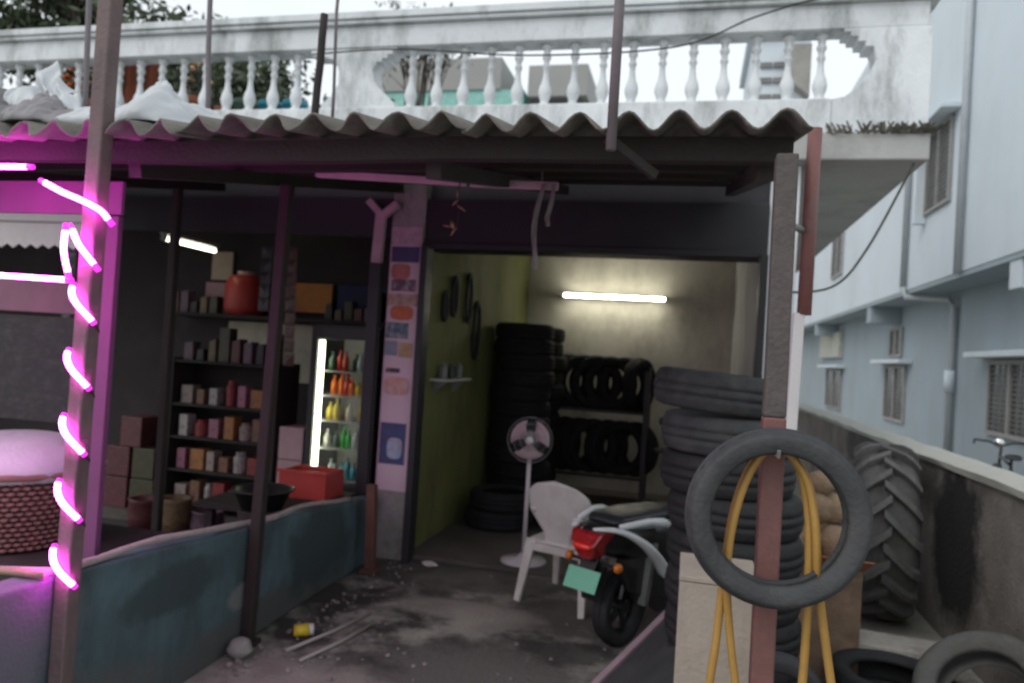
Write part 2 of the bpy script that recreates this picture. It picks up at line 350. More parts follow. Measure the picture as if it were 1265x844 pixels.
# poles rising above the canopy edge
def pole(a, b, r, m, label):
    return solo('pole', MB().tube([Vector(a).lerp(Vector(b), k/5)+Vector((random.uniform(-.004, .004), 0, 0)) for k in range(6)], r, 8), m, label, 'pole', tuple(a), smooth=True)
grey_pole = mat('grey_pole_paint', (.15, .13, .14), .6, .15, 8, .1)
t = thing('pole', 'straight grey steel pole bolted to the canopy edge with a slanting strut', 'pole', (-.258, 2.2, 2.10))
MB().tube([(-.258, 2.17, 2.17), (-.258, 2.17, 3.1)], .0155, 10).build('shaft', grey_pole, t, world=True, smooth=True)
MB().beam((-.275, 2.20, 2.215), (-.13, 2.30, 2.125), .022, .03).build('bracket', wood_dark, t, world=True, bevel=.004)
pole((-2.69, 2.75, zr(2.75)+.03), (-2.72, 2.75, 3.25), .012, grey_pole, 'thin dark pole standing behind the bundled tarpaulin on the roof')
pole((-2.06, 2.75, zr(2.75)+.03), (-2.10, 2.75, 3.25), .011, grey_pole, 'thin dark pole standing beside the white plastic sheet on the roof')
pole((-1.53, 2.7, zr(2.7)+.03), (-1.515, 2.7, 2.88), .016, wood_dark, 'rough wooden stake leaning up from the roof by the stepped pier')
pole((-1.475, 2.75, zr(2.75)+.03), (-1.49, 2.75, 3.25), .007, grey_pole, 'thin wire-like rod beside the rough wooden stake')
# red drain pipe and white pipe beside the right post
t = thing('drain_pipe', 'red painted drain pipe with white lower length beside the red and grey post', 'pipe', (.345, 2.6, 1.27))
MB().tube([(.362, 2.6, 1.74), (.365, 2.6, 2.36)], .023, 12).build('upper_pipe', red_pipe_m, t, world=True, smooth=True)
MB().beam((.339, 2.6, 1.27), (.345, 2.6, 1.745), .036, .036).build('lower_pipe', mat('white_pvc', (.62, .60, .60), .6, .08, 8, .08, stain=(.4, .36, .35), stain_amt=.5), t, world=True, bevel=.006)
MB().tube([(.345, 2.6, 2.02), (.25, 2.42, 2.02)], .012, 8).build('clamp', metal_grey, t, world=True)

# ------------------------------------------------------------------ blue dwarf wall
bw = thing('dwarf_wall', 'low dull blue painted wall dividing the tyre shop forecourt from the stall', 'wall', (-2.14, 3.1, 0))
def wallfn(y): return -2.14+.03*math.sin((y-1)*1.3)
b = MB(); ys = [1.2+i*3.85/16 for i in range(17)]
hw = lambda y: .72-.20*(y-2.2)/2.5 if y > 2.2 else .72
v = []; f = []
for y in ys:
    x = wallfn(y)-.04; h = hw(y)-.035
    v += [(x-.06, y, 0), (x+.06, y, 0), (x+.06, y, h), (x-.06, y, h)]
for i in range(16):
    for j in range(4): f.append((i*4+j, i*4+(j+1) % 4, (i+1)*4+(j+1) % 4, (i+1)*4+j))
f += [(0, 1, 2, 3), (67, 66, 65, 64)]
b.add(v, f).build('masonry', bluewall_m, bw, world=True, bevel=.012)
for c, r, col in (((.02, -.85, .1), (1, .5, .16), (.10, .095, .095)), ((.02, .5, .06), (1, .9, .12), (.085, .08, .078)), ((.02, -.3, .45), (1, .3, .10), (.04, .055, .06)), ((.02, 1.1, .3), (1, .4, .25), (.035, .05, .055)), ((.02, -1.3, .5), (1, .4, .3), (.13, .14, .16)), ((.02, .25, .25), (1, .10, .06), (.20, .2, .2))):
    blotch(bluewall_m, c, r, col, .8, 5.0, .8)
MB().ball((-2.112, 2.62, .36), .05, 9, 5, (.10, 1.0, .8), .25).build('plaster_patch', mat('bare_plaster', (.42, .43, .45), .9, .1, 9, .2), bw, world=True)
rope = [(-2.38, 2.10, .685)]+[(wallfn(y)-.01+.012*math.sin(y*9), y, hw(y)-.012+.012*math.sin(y*5)) for y in [2.15+i*.115 for i in range(23)]]
solo('twisted_cloth', MB().tube(rope, [.013+.006*random.random() for _ in rope], 8), mat('dirty_cloth', (.36, .32, .30), .95, .2, 14, .4), 'dirty white twisted cloth laid along the top of the blue wall', 'cloth', (-2.15, 3.3, .6), smooth=True)
solo('bamboo_stick', MB().tube([(-2.42, 2.06, .69), (-2.25, 2.09, .70), (-2.08, 2.10, .705)], .014, 8), mat('bamboo', (.32, .22, .16), .7, .2, 14, .2), 'short pale stick tied across the neon wound post', 'stick', (-2.25, 2.09, .68), smooth=True)
# ------------------------------------------------------------------ neon rope lights
neon_m = glow('pink_neon', (1., .046, .80), 42.0)
neon_cap = mat('neon_end', (.5, .02, .4), .4, .1, 9, 0, emit=2.0)
t = thing('neon_rope_light', 'glowing pink neon rope spiralling round the brown painted post', 'neon light', (-2.07, 2.165, .7))
cxf = lambda z: -2.052
cable_m = mat('clear_cable', (.05, .03, .045), .5, .1, 9, 0)
for k in range(5):      # lit diagonal lengths across the front, dark leads round the back
    z0 = 1.70-.227*k; fr = []
    for i in range(13):
        a = math.pi+.25+(math.pi-.5)*i/12; zz = z0-.135*(i/12)
        fr.append((cxf(zz)+.050*math.cos(a), 2.165+.046*math.sin(a)-.002, zz))
    MB().tube(fr[1:12], .0098, 10).build('lit_length', neon_m, t, world=True, smooth=True)
    MB().tube([fr[0], fr[1]], .0100, 10).build('end_cap', neon_cap, t, world=True, smooth=True); MB().tube([fr[11], fr[12]], .0100, 10).build('end_cap', neon_cap, t, world=True, smooth=True)
    if k < 4:
        bk = [fr[-1]]
        for i in range(1, 8):
            a = 2*math.pi-.25+(math.pi+.5)*i/8; zz = z0-.135-.092*(i/8)
            bk.append((cxf(zz)+.040*math.cos(a), 2.165+.042*math.sin(a), zz))
        MB().tube(bk, .004, 6).build('lead', cable_m, t, world=True, smooth=True)
def neon(pts, label):
    tt = thing('neon_rope_light', label, 'neon light', pts[0])
    MB().tube(smooth_path(pts, 6), .0092, 10).build('lit_length', neon_m, tt, world=True, smooth=True)
    for p, q in ((pts[0], pts[1]), (pts[-1], pts[-2])):
        d = (Vector(p)-Vector(q)).normalized(); MB().tube([Vector(p)-d*.004, Vector(p)+d*.022], .0098, 8).build('end_cap', neon_cap, tt, world=True)
neon([(-2.235, 2.13, 2.052), (-2.14, 2.115, 2.015), (-2.05, 2.11, 1.985), (-1.985, 2.12, 1.955), (-1.965, 2.14, 1.925)], 'curved pink neon length arching over the post under the canopy beam')
neon([(-2.122, 2.12, 1.885), (-2.112, 2.11, 1.81), (-2.098, 2.12, 1.735)], 'short near-upright pink neon length above the spiral')
neon([(-2.085, 2.11, 1.885), (-2.04, 2.10, 1.83), (-1.99, 2.12, 1.765)], 'short slanting pink neon length beside the near-upright one')
neon([(-2.95, 2.17, 1.735), (-2.5, 2.16, 1.722), (-2.10, 2.12, 1.712)], 'long level pink neon strip running from the post into the stall')
neon([(-3.05, 2.2, 2.13), (-2.7, 2.2, 2.128), (-2.385, 2.2, 2.125)], 'pink neon strip fixed high beneath the canopy front')

# ------------------------------------------------------------------ tube lights
tube_m = glow('tube_glow', (1., .96, .78), 20.0)
def tubelight(a, b, label, off=(0, .05, .0), tm=None):
    a = Vector(a); b = Vector(b); tt = thing('tube_light', label, 'tube light', tuple((a+b)/2)); o = Vector(off); d = (b-a).normalized()
    MB().tube([a, b], .021, 12).build('tube', tm or tube_m, tt, world=True, smooth=True)
    MB().beam(a+o-d*.05, b+o+d*.05, .05, .035).build('batten', mat('batten_white', (.6, .6, .57), .5, .05), tt, world=True, bevel=.004)
    for p, s_ in ((a, -1), (b, 1)): MB().beam(p+d*s_*.003, p+d*s_*.04+o*.3, .04, .05).build('lamp_holder', MATS['batten_white'], tt, world=True, bevel=.004)
tubelight((-1.47, 8.64, 2.29), (-.31, 8.64, 2.29), 'lit white tube light on the beige back wall of the tyre shop', (0, .048, 0))
for x in (-1.2, -.58): MB().box(x-.02, x+.02, 8.705, 8.80, 2.275, 2.305).build('wall_bracket', MATS['batten_white'], bpy.data.objects['tube_light'], world=True)
tubelight((-4.65, 5.74, 2.40), (-4.665, 6.47, 2.40), 'lit white tube light hanging inside the dim stall', (0, 0, .05), glow('old_tube_glow', (1., .95, .75), 4.0))
# pink unlit batten under the canopy
t = thing('hanging_batten', 'thin pinkish batten slung under the canopy in front of the shutter hood', 'batten', (-1.26, 3.4, 2.36))
MB().beam((-1.89, 3.4, 2.405), (-1.09, 3.4, 2.365), .03, .034).build('bar', pinkpaint, t, world=True, bevel=.004)
MB().beam((-1.07, 3.4, 2.363), (-.64, 3.4, 2.35), .03, .036).build('bar', pinkpaint, t, world=True, bevel=.004)
for x, z in ((-1.75, 2.398), (-.72, 2.352)): MB().tube([(x, 3.4, z+.01), (x, 3.4, zr(3.4)-.02)], .004, 6).build('hanger', metal_grey, t, world=True)
# charm and strings
t = thing('hanging_charm', 'string of dried leaves and chillies hanging from the pinkish batten', 'charm', (-1.12, 3.38, 2.36))
MB().tube([(-1.115, 3.37, 2.36), (-1.12, 3.37, 2.28), (-1.11, 3.37, 2.2), (-1.13, 3.37, 2.12)], .003, 6).build('string', wood_dark, t, world=True)
leafm = mat('dry_leaf', (.38, .22, .13), .8, .25, 20, .2)
for k, (x, z, a, l_) in enumerate(((-1.10, 2.235, .6, .055), (-1.13, 2.26, 2.4, .04), (-1.135, 2.15, 1.2, .05), (-1.16, 2.145, .2, .05), (-1.13, 2.12, 2.2, .05), (-1.12, 2.30, 1.7, .04))):
    MB().tube([(x-l_/2*math.cos(a), 3.37, z+l_/2*math.sin(a)), (x, 3.362, z), (x+l_/2*math.cos(a), 3.37, z-l_/2*math.sin(a))], [.004, .012, .003], 7, flat=.4).build('leaf', leafm, t, world=True, smooth=True)
t = thing('hanging_strips', 'two grey rag strips dangling from the end of the pinkish batten', 'rag', (-.66, 3.38, 2.35))
ragm = mat('grey_rag', (.22, .21, .21), .95, .2, 15, .3)
MB().grid(lambda u, v: (-.70-.02*math.sin(v*4)-.035*v+(u-.5)*.022, 3.37+.008*math.sin(u*5+v*9), 2.355-.40*v), 3, 12).build('strip', ragm, t, world=True, solid=.003)
MB().grid(lambda u, v: (-.655-.035*v*v+(u-.5)*.020+.02*max(0, v-.8)*5, 3.365+.006*math.sin(u*4+v*7), 2.355-.20*v), 3, 10).build('strip', ragm, t, world=True, solid=.003)
# ------------------------------------------------------------------ tyres
def tyre_profile(Ro, Ri, w, crown=.012):
    """closed section (r, z) of a tyre lying on its axis z"""
    h = w/2; s = Ro-Ri
    return [(Ri, -h*.62), (Ri+s*.12, -h*.80), (Ri+s*.40, -h*.98), (Ri+s*.62, -h), (Ri+s*.84, -h*.90), (Ro-crown, -h*.74), (Ro-crown*.3, -h*.52),
            (Ro-crown*.25, -h*.30), (Ro-crown*.9, -h*.26), (Ro-crown*.9, -h*.20), (Ro, -h*.16), (Ro, h*.16), (Ro-crown*.9, h*.20), (Ro-crown*.9, h*.26),
            (Ro-crown*.25, h*.30), (Ro-crown*.3, h*.52), (Ro-crown, h*.74), (Ri+s*.84, h*.90), (Ri+s*.62, h), (Ri+s*.40, h*.98), (Ri+s*.12, h*.80), (Ri, h*.62),
            (Ri+s*.2, h*.5), (Ri+s*.55, h*.72), (Ri+s*.85, h*.55), (Ri+s*.85, -h*.55), (Ri+s*.55, -h*.72), (Ri+s*.2, -h*.5)]
def tyre_mesh(name, Ro, Ri, w, m, n=72, notch=.006, crown=.012):
    def mod(j, k, r): return r-notch if (k in (5, 6, 7, 14, 15, 16) and (j+k % 2) % 4 == 0) else r
    return MB().lathe(tyre_profile(Ro, Ri, w, crown), n, mod=mod, close=True).mesh(name, m, True)
def tyre(me, label, loc, rot, group=None, name='tyre'):
    o = bpy.data.objects.new(name, me); COL.objects.link(o); o.location = loc; o.rotation_euler = rot
    return tag(o, label, 'tyre', group)
scoot_me = tyre_mesh('scooter_tyre_mesh', .240, .172, .084, rubber_dust, 84, .004, .018)
tyre(scoot_me, 'slim scooter tyre hung on the red and grey post', (.252, 2.098, 1.158), (R(90), 0, R(4)))
solo('nail', MB().tube([(.24, 2.17, 1.325), (.24, 2.03, 1.328), (.24, 2.025, 1.345)], .005, 6), metal_grey, 'bent nail on the post holding up the tyre', 'nail', (.24, 2.17, 1.325))
car_me = tyre_mesh('car_tyre_mesh', .29, .18, .172, mat('dark_rubber', (.013, .0135, .015), .7, .3, 9, .25, fine=90))
car_me2 = tyre_mesh('worn_car_tyre_mesh', .288, .18, .165, rubber_dust)
z = .086
for k in range(9):
    jx, jy = random.uniform(-.018, .018), random.uniform(-.018, .018); jx += .10-.014*k
    last = k == 8
    lab = 'topmost tyre tilted on the tall tyre stack' if last else ('greyish tyre second from top of the tall stack' if k == 7 else ('bottom tyre of the tall stack on the ground' if k == 0 else 'black car tyre %s from top of the tall stack' % {6: 'third', 5: 'fourth', 4: 'fifth', 3: 'sixth', 2: 'seventh', 1: 'eighth'}.get(k, '')))
    tyre(car_me2 if k in (7, 8) else car_me, lab, (.185+jx-(.045 if last else 0), 3.42+jy, z+(.012 if last else 0)), (R(random.uniform(-1, 1)), R(-4 if last else random.uniform(-1, 1)), random.uniform(0, 6)), 'tyres in the tall stack')
    z += .168
tyre(scoot_me, 'small tyre standing on edge behind the red post', (.36, 2.95, .262), (R(90), 0, R(20)))
tyre(car_me, 'black tyre lying flat beside the concrete kerb block', (1.02, 3.86, .087), (R(1), 0, .7))
tyre(tyre_mesh('old_tyre_mesh', .285, .17, .155, rubber_old), 'weathered grey tyre leaning on the boundary wall', (1.32, 3.62, .225), Vector((-.50, -.40, .77)).to_track_quat('Z', 'Y').to_euler())
# yellow hose
hose_m = mat('yellow_hose', (.36, .205, .05), .45, .12, 12, .05)
t = thing('air_hose', 'yellow rubber air hose looped over the nail inside the hanging tyre', 'hose', (.25, 2.15, .7))
hy = 2.152
MB().tube(smooth_path([(.165, hy, .25), (.105, hy, .55), (.118, hy, .80), (.128, hy, .98), (.145, hy, 1.16), (.185, hy, 1.285), (.245, hy, 1.338), (.305, hy, 1.295), (.338, hy, 1.17), (.348, hy, .98), (.348, hy, .76), (.34, hy, .5), (.37, hy, .25)]), .0115, 10).build('loop', hose_m, t, world=True, smooth=True)
MB().tube(smooth_path([(.25, hy, .30), (.195, hy, .58), (.155, hy, .80), (.134, hy-.02, 1.0), (.150, hy-.02, 1.165), (.19, hy-.02, 1.29), (.245, hy-.022, 1.345), (.318, hy-.02, 1.28), (.352, hy-.02, 1.16), (.372, hy-.012, .98), (.408, hy, .78), (.455, hy, .52), (.47, hy, .3)]), .0115, 10).build('loop', hose_m, t, world=True, smooth=True)
# plywood box by the post
t = thing('plywood_cabinet', 'pale plywood cabinet standing behind the red and grey post', 'cabinet', (.14, 2.62, 0))
ply = mat('plywood', (.36, .31, .26), .8, .12, 5, .2, stain=(.22, .18, .15), stain_amt=.6, stain_scale=(6, 6, 1))
MB().box(.012, .262, 2.5, 2.52, .03, .845).build('front_panel', ply, t, world=True, bevel=.003)
MB().box(.012, .032, 2.522, 2.80, .03, .843).build('side_panel', ply, t, world=True, bevel=.003)
MB().box(.242, .262, 2.522, 2.80, .03, .843).build('side_panel', ply, t, world=True, bevel=.003)
MB().box(.01, .264, 2.498, 2.81, .847, .865).build('top', ply, t, world=True, bevel=.003)
for x in (.02, .225): MB().box(x, x+.03, 2.53, 2.78, 0, .029).build('foot', wood_dark, t, world=True)
t = thing('rubber_ramp', 'dark rubber sheet with pinkish edge leaning from the ground onto the cabinet', 'ramp', (-.15, 3.1, 0))
MB().add([(-.36, 3.45, .006), (-.02, 3.75, .30), (.04, 2.9, .34), (-.30, 2.3, .006), (-.36, 3.45, .022), (-.02, 3.75, .316), (.04, 2.9, .356), (-.30, 2.3, .022)],
         [(0, 1, 2, 3), (7, 6, 5, 4), (0, 4, 5, 1), (1, 5, 6, 2), (2, 6, 7, 3), (3, 7, 4, 0)]).build('sheet', mat('rubber_sheet', (.035, .036, .038), .8, .3, 5, .3), t, world=True)
MB().beam((-.37, 3.40, .03), (-.03, 3.77, .325), .035, .02).build('edge_strip', mat('pink_edge', (.28, .20, .23), .7, .15, 9, .1), t, world=True)
# cardboard box & sacks behind the hanging tyre
t = thing('cardboard_carton', 'brown cardboard carton on a crate behind the hanging tyre', 'carton', (.74, 4.25, 0))
card = mat('cardboard', (.22, .15, .10), .85, .3, 6, .2, stain=(.07, .05, .04), stain_amt=.9, stain_scale=(5, 5, 5))
MB().box(.56, .92, 4.1, 4.5, 0, .56).build('box', card, t, world=True, bevel=.005)
MB().add([(.56, 4.1, .561), (.92, 4.1, .561), (.95, 4.0, .63), (.55, 4.0, .64)], [(0, 1, 2, 3)]).build('flap', mat('cardboard_red', (.36, .15, .07), .8, .15), t, world=True, solid=.005)
def blob(name, c, r, sq, m, label, cat, seed, group=None):
    rg = random.Random(seed); b = MB(); b.ball((0, 0, 0), r, 22, 14, sq)
    ph = [rg.uniform(0, 6) for _ in range(6)]
    b.v = [(p[0]*(1+.09*math.sin(p[2]*26/r*.3+ph[0]+p[1]*9)), p[1]*(1+.09*math.sin(p[0]*22+ph[1])), p[2]*(1+.08*math.sin(p[0]*17+p[1]*13+ph[2]))) for p in b.v]
    zmin = min(p[2] for p in b.v); o = b.build(name, m, None, smooth=True); o.location = (c[0], c[1], c[2]-zmin); return tag(o, label, cat, group)
sackm = mat('jute_sack', (.30, .215, .135), .95, .25, 8, .5, stain=(.12, .08, .05), stain_amt=.6, stain_scale=(7, 7, 7))
for k, (x, y, z_, r_) in enumerate(((.64, 4.28, .56, .105), (.82, 4.30, .56, .10), (.72, 4.38, .56, .11), (.69, 4.30, .735, .10), (.80, 4.36, .73, .085), (.73, 4.32, .89, .075))):
    blob('sack', (x, y, z_), r_, (1.05, .9, .95), sackm, ('small tan bundle on the carton edge nearest the tyre stack', 'small tan bundle on the carton edge nearest the tractor tyre', 'tan bundle at the back of the heap on the carton', 'larger tan bundle in the middle of the heap on the carton', 'smaller tan bundle in the middle of the heap on the carton', 'topmost tan bundle of the heap on the carton')[k], 'sack', 20+k, 'tan bundles heaped on the carton')

# ------------------------------------------------------------------ plastic chair
def chair():
    t = thing('plastic_chair', 'white plastic armchair facing into the tyre shop', 'chair', (-.665, 4.76, 0), R(-20)); t.scale = (.94, .94, .97)
    # local: +y forward, x right
    def backfn(u, v):
        hw = np.interp(v, [0, .2, .36, .5, .66, .8, .9, .96, 1], [.095, .10, .165, .225, .245, .225, .175, .115, .02]); x = (u-.5)*2*hw
        return (x, -.205-.085*v+.9*x*x, .385+.425*v)
    MB().grid(backfn, 14, 14).build('backrest', plastic_w, t, smooth=True, solid=.012)
    MB().prism([(-.22, -.19), (-.12, -.225), (.12, -.225), (.22, -.19), (.245, .16), (.21, .225), (-.21, .225), (-.245, .16)], 'z', .385, .41).build('seat', plastic_w, t, bevel=.01)
    for s in (-1, 1):
        MB().tube(smooth_path([(s*.17, -.24, .60), (s*.235, -.13, .625), (s*.262, .02, .625), (s*.265, .16, .61), (s*.262, .19, .56), (s*.25, .17, .41)], 4), [.022]*20+[.02], 8, flat=.55).build('armrest', plastic_w, t, smooth=True)
        MB().beam((s*.20, -.20, .40), (s*.245, -.275, 0), .075, .03, .045, .025, up=(0, 1, 0)).build('leg', plastic_w, t, bevel=.006)
        MB().beam((s*.21, .19, .40), (s*.245, .245, 0), .07, .03, .042, .025, up=(0, 1, 0)).build('leg', plastic_w, t, bevel=.006)
        MB().box(s*.245-.012, s*.245+.012, -.17, .15, .345, .384).build('apron', plastic_w, t, bevel=.004)
    MB().box(-.19, .19, -.23, -.20, .335, .384).build('apron', plastic_w, t, bevel=.004)
    MB().box(-.19, .19, .20, .226, .345, .384).build('apron', plastic_w, t, bevel=.004)
chair()
# ------------------------------------------------------------------ pedestal fan
t = thing('pedestal_fan', 'white pedestal fan with pinkish blades behind the plastic chair', 'fan', (-1.10, 5.36, .035), R(8))
fanw = mat('fan_white', (.60, .57, .57), .45, .06, 9, .03)
MB().lathe([(0, 0), (.17, 0), (.17, .015), (.05, .035), (.03, .06), (0, .06)], 24).build('base', fanw, t, smooth=True)
MB().tube([(0, .0, .05), (0, 0, .82)], .016, 10).build('stem', fanw, t, smooth=True)
MB().lathe([(0, -.02), (.045, -.02), (.055, .05), (.04, .13), (0, .14)], 16, (0, 0, .90), 'y').build('motor', fanw, t, smooth=True)
cg = MB()
for rr, yy in ((.165, -.06), (.165, -.045), (.12, -.085), (.07, -.10)):
    cg.tube([(rr*math.cos(a), yy, .90+rr*math.sin(a)) for a in [2*math.pi*i/28 for i in range(28)]], .0022, 5, closed=True)
for i in range(36):
    a = 2*math.pi*i/36; cg.tube([(.03*math.cos(a), -.105, .90+.03*math.sin(a)), (.1*math.cos(a), -.095, .90+.1*math.sin(a)), (.163*math.cos(a), -.055, .90+.163*math.sin(a))], .0014, 4)
cg.build('cage', metal_grey, t)
blm = mat('fan_blade', (.55, .40, .42), .4, .08, 8, .02)
for i in range(3):
    a0 = 2*math.pi*i/3+.5
    MB().grid(lambda u, v: ((.03+.115*v)*math.cos(a0+(u-.5)*1.5*(.6+.5*v)), -.05+(u-.5)*.04, .90+(.03+.115*v)*math.sin(a0+(u-.5)*1.5*(.6+.5*v))), 8, 6).build('blade', blm, t, smooth=True, solid=.002)
MB().lathe([(0, -.115), (.03, -.112), (.034, -.04), (0, -.03)], 16, (0, 0, .90), 'y').build('hub', fanw, t, smooth=True)

# ------------------------------------------------------------------ scooter (local x forward)
t = thing('scooter', 'black and silver scooter with green plate parked nose into the tyre shop', 'scooter', (-.29, 4.12, 0), R(90-29))
sil = mat('silver_panel', (.66, .69, .70), .35, .06, 9, .02, coat=.4)
blk = mat('scooter_black', (.013, .013, .015), .35, .2, 9, .02, coat=.3)
redl = mat('tail_red', (.30, .008, .01), .25, .1, 9, 0, coat=.6)
def wheel(x, w):
    h = bpy.data.objects.new('wheel', None); COL.objects.link(h); h.parent = t; h.location = (x, 0, .215)
    MB().lathe(tyre_profile(.215, .135, w, .018), 48, axis='y', close=True).build('tyre', rubber, h, smooth=True)
    r_ = MB().lathe([(.145, -.03), (.135, -.03), (.12, -.01), (.12, .01), (.135, .03), (.145, .03)], 36, axis='y')
    for k in range(5):
        a = 2*math.pi*k/5; r_.beam((.03*math.cos(a), 0, .03*math.sin(a)), (.125*math.cos(a), 0, .125*math.sin(a)), .03, .02, up=(0, 1, 0))
    r_.lathe([(0, -.04), (.035, -.04), (.035, .04), (0, .04)], 14, axis='y').build('rim', blk, h)
wheel(0, .09); wheel(1.26, .085)
MB().loft([(-.33, .63, .06, .045), (-.27, .62, .105, .075), (-.10, .60, .145, .11), (.15, .57, .165, .14), (.38, .53, .16, .15), (.52, .46, .12, .14), (.60, .36, .10, .08)], 20).build('rear_body', blk, t, smooth=True)
for s in (-1, 1):   # two silver blades sweeping down each flank
    MB().tube(smooth_path([(-.375, s*.06, .692), (-.25, s*.14, .680), (-.11, s*.19, .61), (.02, s*.205, .51), (.10, s*.21, .42)], 5), [.016+.042*min(1, i/12) for i in range(21)], 10, flat=.45).build('side_blade', sil, t, smooth=True)
    MB().tube([(-.24, s*.13, .70), (-.05, s*.185, .715), (.06, s*.20, .70), (.14, s*.19, .675)], [.014, .02, .026, .024], 8).build('grab_rail', sil, t, smooth=True)
    MB().ball((-.275, s*.155, .50), .026, 12, 8, (1.1, .9, 1)).build('indicator', mat('amber_lens', (.55, .16, .015), .3, .1), t, smooth=True)
    MB().beam((-.28, s*.04, .50), (-.275, s*.14, .50), .016, .016).build('indicator_stalk', black_pl, t)
    MB().tube([(.93, s*.10, 1.0), (.90, s*.20, 1.06), (.89, s*.27, 1.13)], .005, 6).build('mirror_stem', black_pl, t)
    MB().ball((.885, s*.29, 1.165), .06, 14, 8, (.3, 1.1, .7)).build('mirror', black_pl, t, smooth=True)
    MB().tube([(.90, s*.22, .98), (.86, s*.36, .97)], .017, 10).build('grip', black_pl, t, smooth=True)
MB().loft([(-.22, .705, .09, .012), (-.16, .715, .12, .025), (.10, .715, .145, .03), (.36, .70, .125, .035), (.52, .69, .085, .03), (.56, .68, .04, .01)], 20).build('seat', mat('seat_vinyl', (.02, .024, .028), .4, .2, 14, .15), t, smooth=True)
tl = MB().add([(-.35, -.10, .665), (-.35, .10, .665), (-.385, .075, .60), (-.385, -.075, .60), (-.355, .035, .525), (-.355, -.035, .525), (-.25, -.12, .675), (-.25, .12, .675), (-.27, .06, .53), (-.27, -.06, .53)], [(0, 1, 2, 3), (3, 2, 4, 5), (0, 6, 7, 1), (1, 7, 8, 4, 2), (0, 3, 5, 9, 6), (5, 4, 8, 9), (6, 9, 8, 7)]).build('tail_lamp', redl, t, bevel=.012)
MB().loft([(-.398, .597, .05, .014), (-.372, .597, .068, .02)], 14).build('brake_lens', mat('brake_red', (.80, .03, .012), .2, .05, 9, 0, coat=.7), tl, smooth=True)
pm = MB().beam((-.27, 0, .56), (-.36, 0, .42), .10, .025).build('rear_mudguard', black_pl, t, bevel=.005)
MB().add([(-.345, -.10, .475), (-.345, .10, .475), (-.392, .10, .375), (-.392, -.10, .375)], [(0, 1, 2, 3)]).build('number_plate', mat('green_plate', (.15, .46, .31), .5, .06, 12, .03), t, solid=.004)
MB().beam((-.27, 0, .50), (-.27, 0, .30), .16, .03, .12, .02, up=(1, 0, 0)).build('mud_flap', black_pl, t)
MB().beam((-.02, .10, .22), (.45, .09, .28), .07, .10).build('swingarm', black_pl, t, bevel=.01)
MB().beam((.02, -.13, .25), (.06, -.15, .58), .04, .04).build('shock_absorber', metal_grey, t)
MB().prism([(-.20, .52), (-.10, .34), (.05, .27), (.22, .16), (.46, .18), (.55, .36), (.40, .54)], 'y', -.125, -.075).build('engine_cover', blk, t, bevel=.015)
MB().box(.50, .92, -.17, .17, .26, .32).build('floorboard', blk, t, bevel=.02)
MB().prism([(.90, .28), (.97, .28), (1.04, .62), (.98, .98), (.90, 1.0), (.92, .62)], 'y', -.17, .17).build('front_apron', blk, t, bevel=.03)
MB().loft([(.86, 1.0, .10, .05), (.93, 1.01, .17, .07), (1.02, .99, .13, .06), (1.07, .97, .06, .03)], 16).build('handlebar_cowl', blk, t, smooth=True)
MB().tube([(1.0, .06, .62), (1.26, .06, .215)], .02, 8).build('fork', metal_grey, t, smooth=True)
MB().tube([(1.0, -.06, .62), (1.26, -.06, .215)], .02, 8).build('fork', metal_grey, t, smooth=True)
MB().grid(lambda u, v: (1.26+.245*math.cos(R(20)+v*R(140)), (u-.5)*.13, .215+.245*math.sin(R(20)+v*R(140))), 4, 14).build('front_mudguard', blk, t, smooth=True, solid=.004)
MB().tube([(.35, -.12, .26), (.33, -.22, .02)], .011, 8).build('stand', metal_grey, t)
MB().tube([(.35, .12, .26), (.30, .20, .01)], .011, 8).build('stand', metal_grey, t)
solo('pink_ribbon', MB().ball((-.06, 5.05, 1.06), .032, 9, 6, (1.3, .8, .8), .25), mat('pink_cloth', (.40, .10, .24), .8, .2), 'small pink cloth tied on the scooter handlebar', 'cloth', (-.06, 5.05, 1.03))

# ------------------------------------------------------------------ tyre shop interior
rackm = mat('rack_steel', (.035, .034, .033), .6, .2, 8, .1)
def rack(name, label, x0, x1, y0, y1, levels, h):
    tt = thing(name, label, 'rack', ((x0+x1)/2, (y0+y1)/2, .035))
    for x in (x0, x1):
        for y in (y0, y1): MB().box(x-.018, x+.018, y-.018, y+.018, .035, h).build('upright', rackm, tt, world=True)
    for z_ in levels:
        for y in (y0+.07, y1-.07): MB().beam((x0, y, z_), (x1, y, z_), .035, .03).build('rail', rackm, tt, world=True)
    return tt
rack('tyre_rack', 'dark steel rack of tyres against the beige back wall', -1.54, -.42, 7.95, 8.45, (.30, 1.0), 1.45)
MB().box(-1.58, -1.565, 7.93, 8.47, .036, 1.55).build('side_board', rackm, bpy.data.objects['tyre_rack'], world=True); MB().box(-.40, -.385, 7.93, 8.47, .036, 1.5).build('side_board', rackm, bpy.data.objects['tyre_rack'], world=True)
n_me = tyre_mesh('rack_tyre_mesh', .30, .19, .155, mat('new_rubber', (.010, .010, .011), .85, .2, 9, .2), 48)
for lv, z_ in enumerate((.30, 1.0)):
    for k in range(7):
        tyre(n_me, 'black tyre on the %s row of the rack under the tube light' % ('lower', 'upper')[lv], (-1.46+k*.158, 8.2, z_+.30), (0, R(90), random.uniform(0, 3)), 'tyres on the back rack')
for si, (x, y, n, nm) in enumerate(((-1.60, 7.25, 12, 'front'), (-1.60, 7.92, 12, 'rear'))):
    for k in range(n):
        tyre(n_me, 'black tyre in the %s of two tall piles along the green wall' % nm, (x+random.uniform(-.03, .03), y+random.uniform(-.03, .03), .035+.078+k*.152), (0, 0, k), 'tyre piles along the green wall')
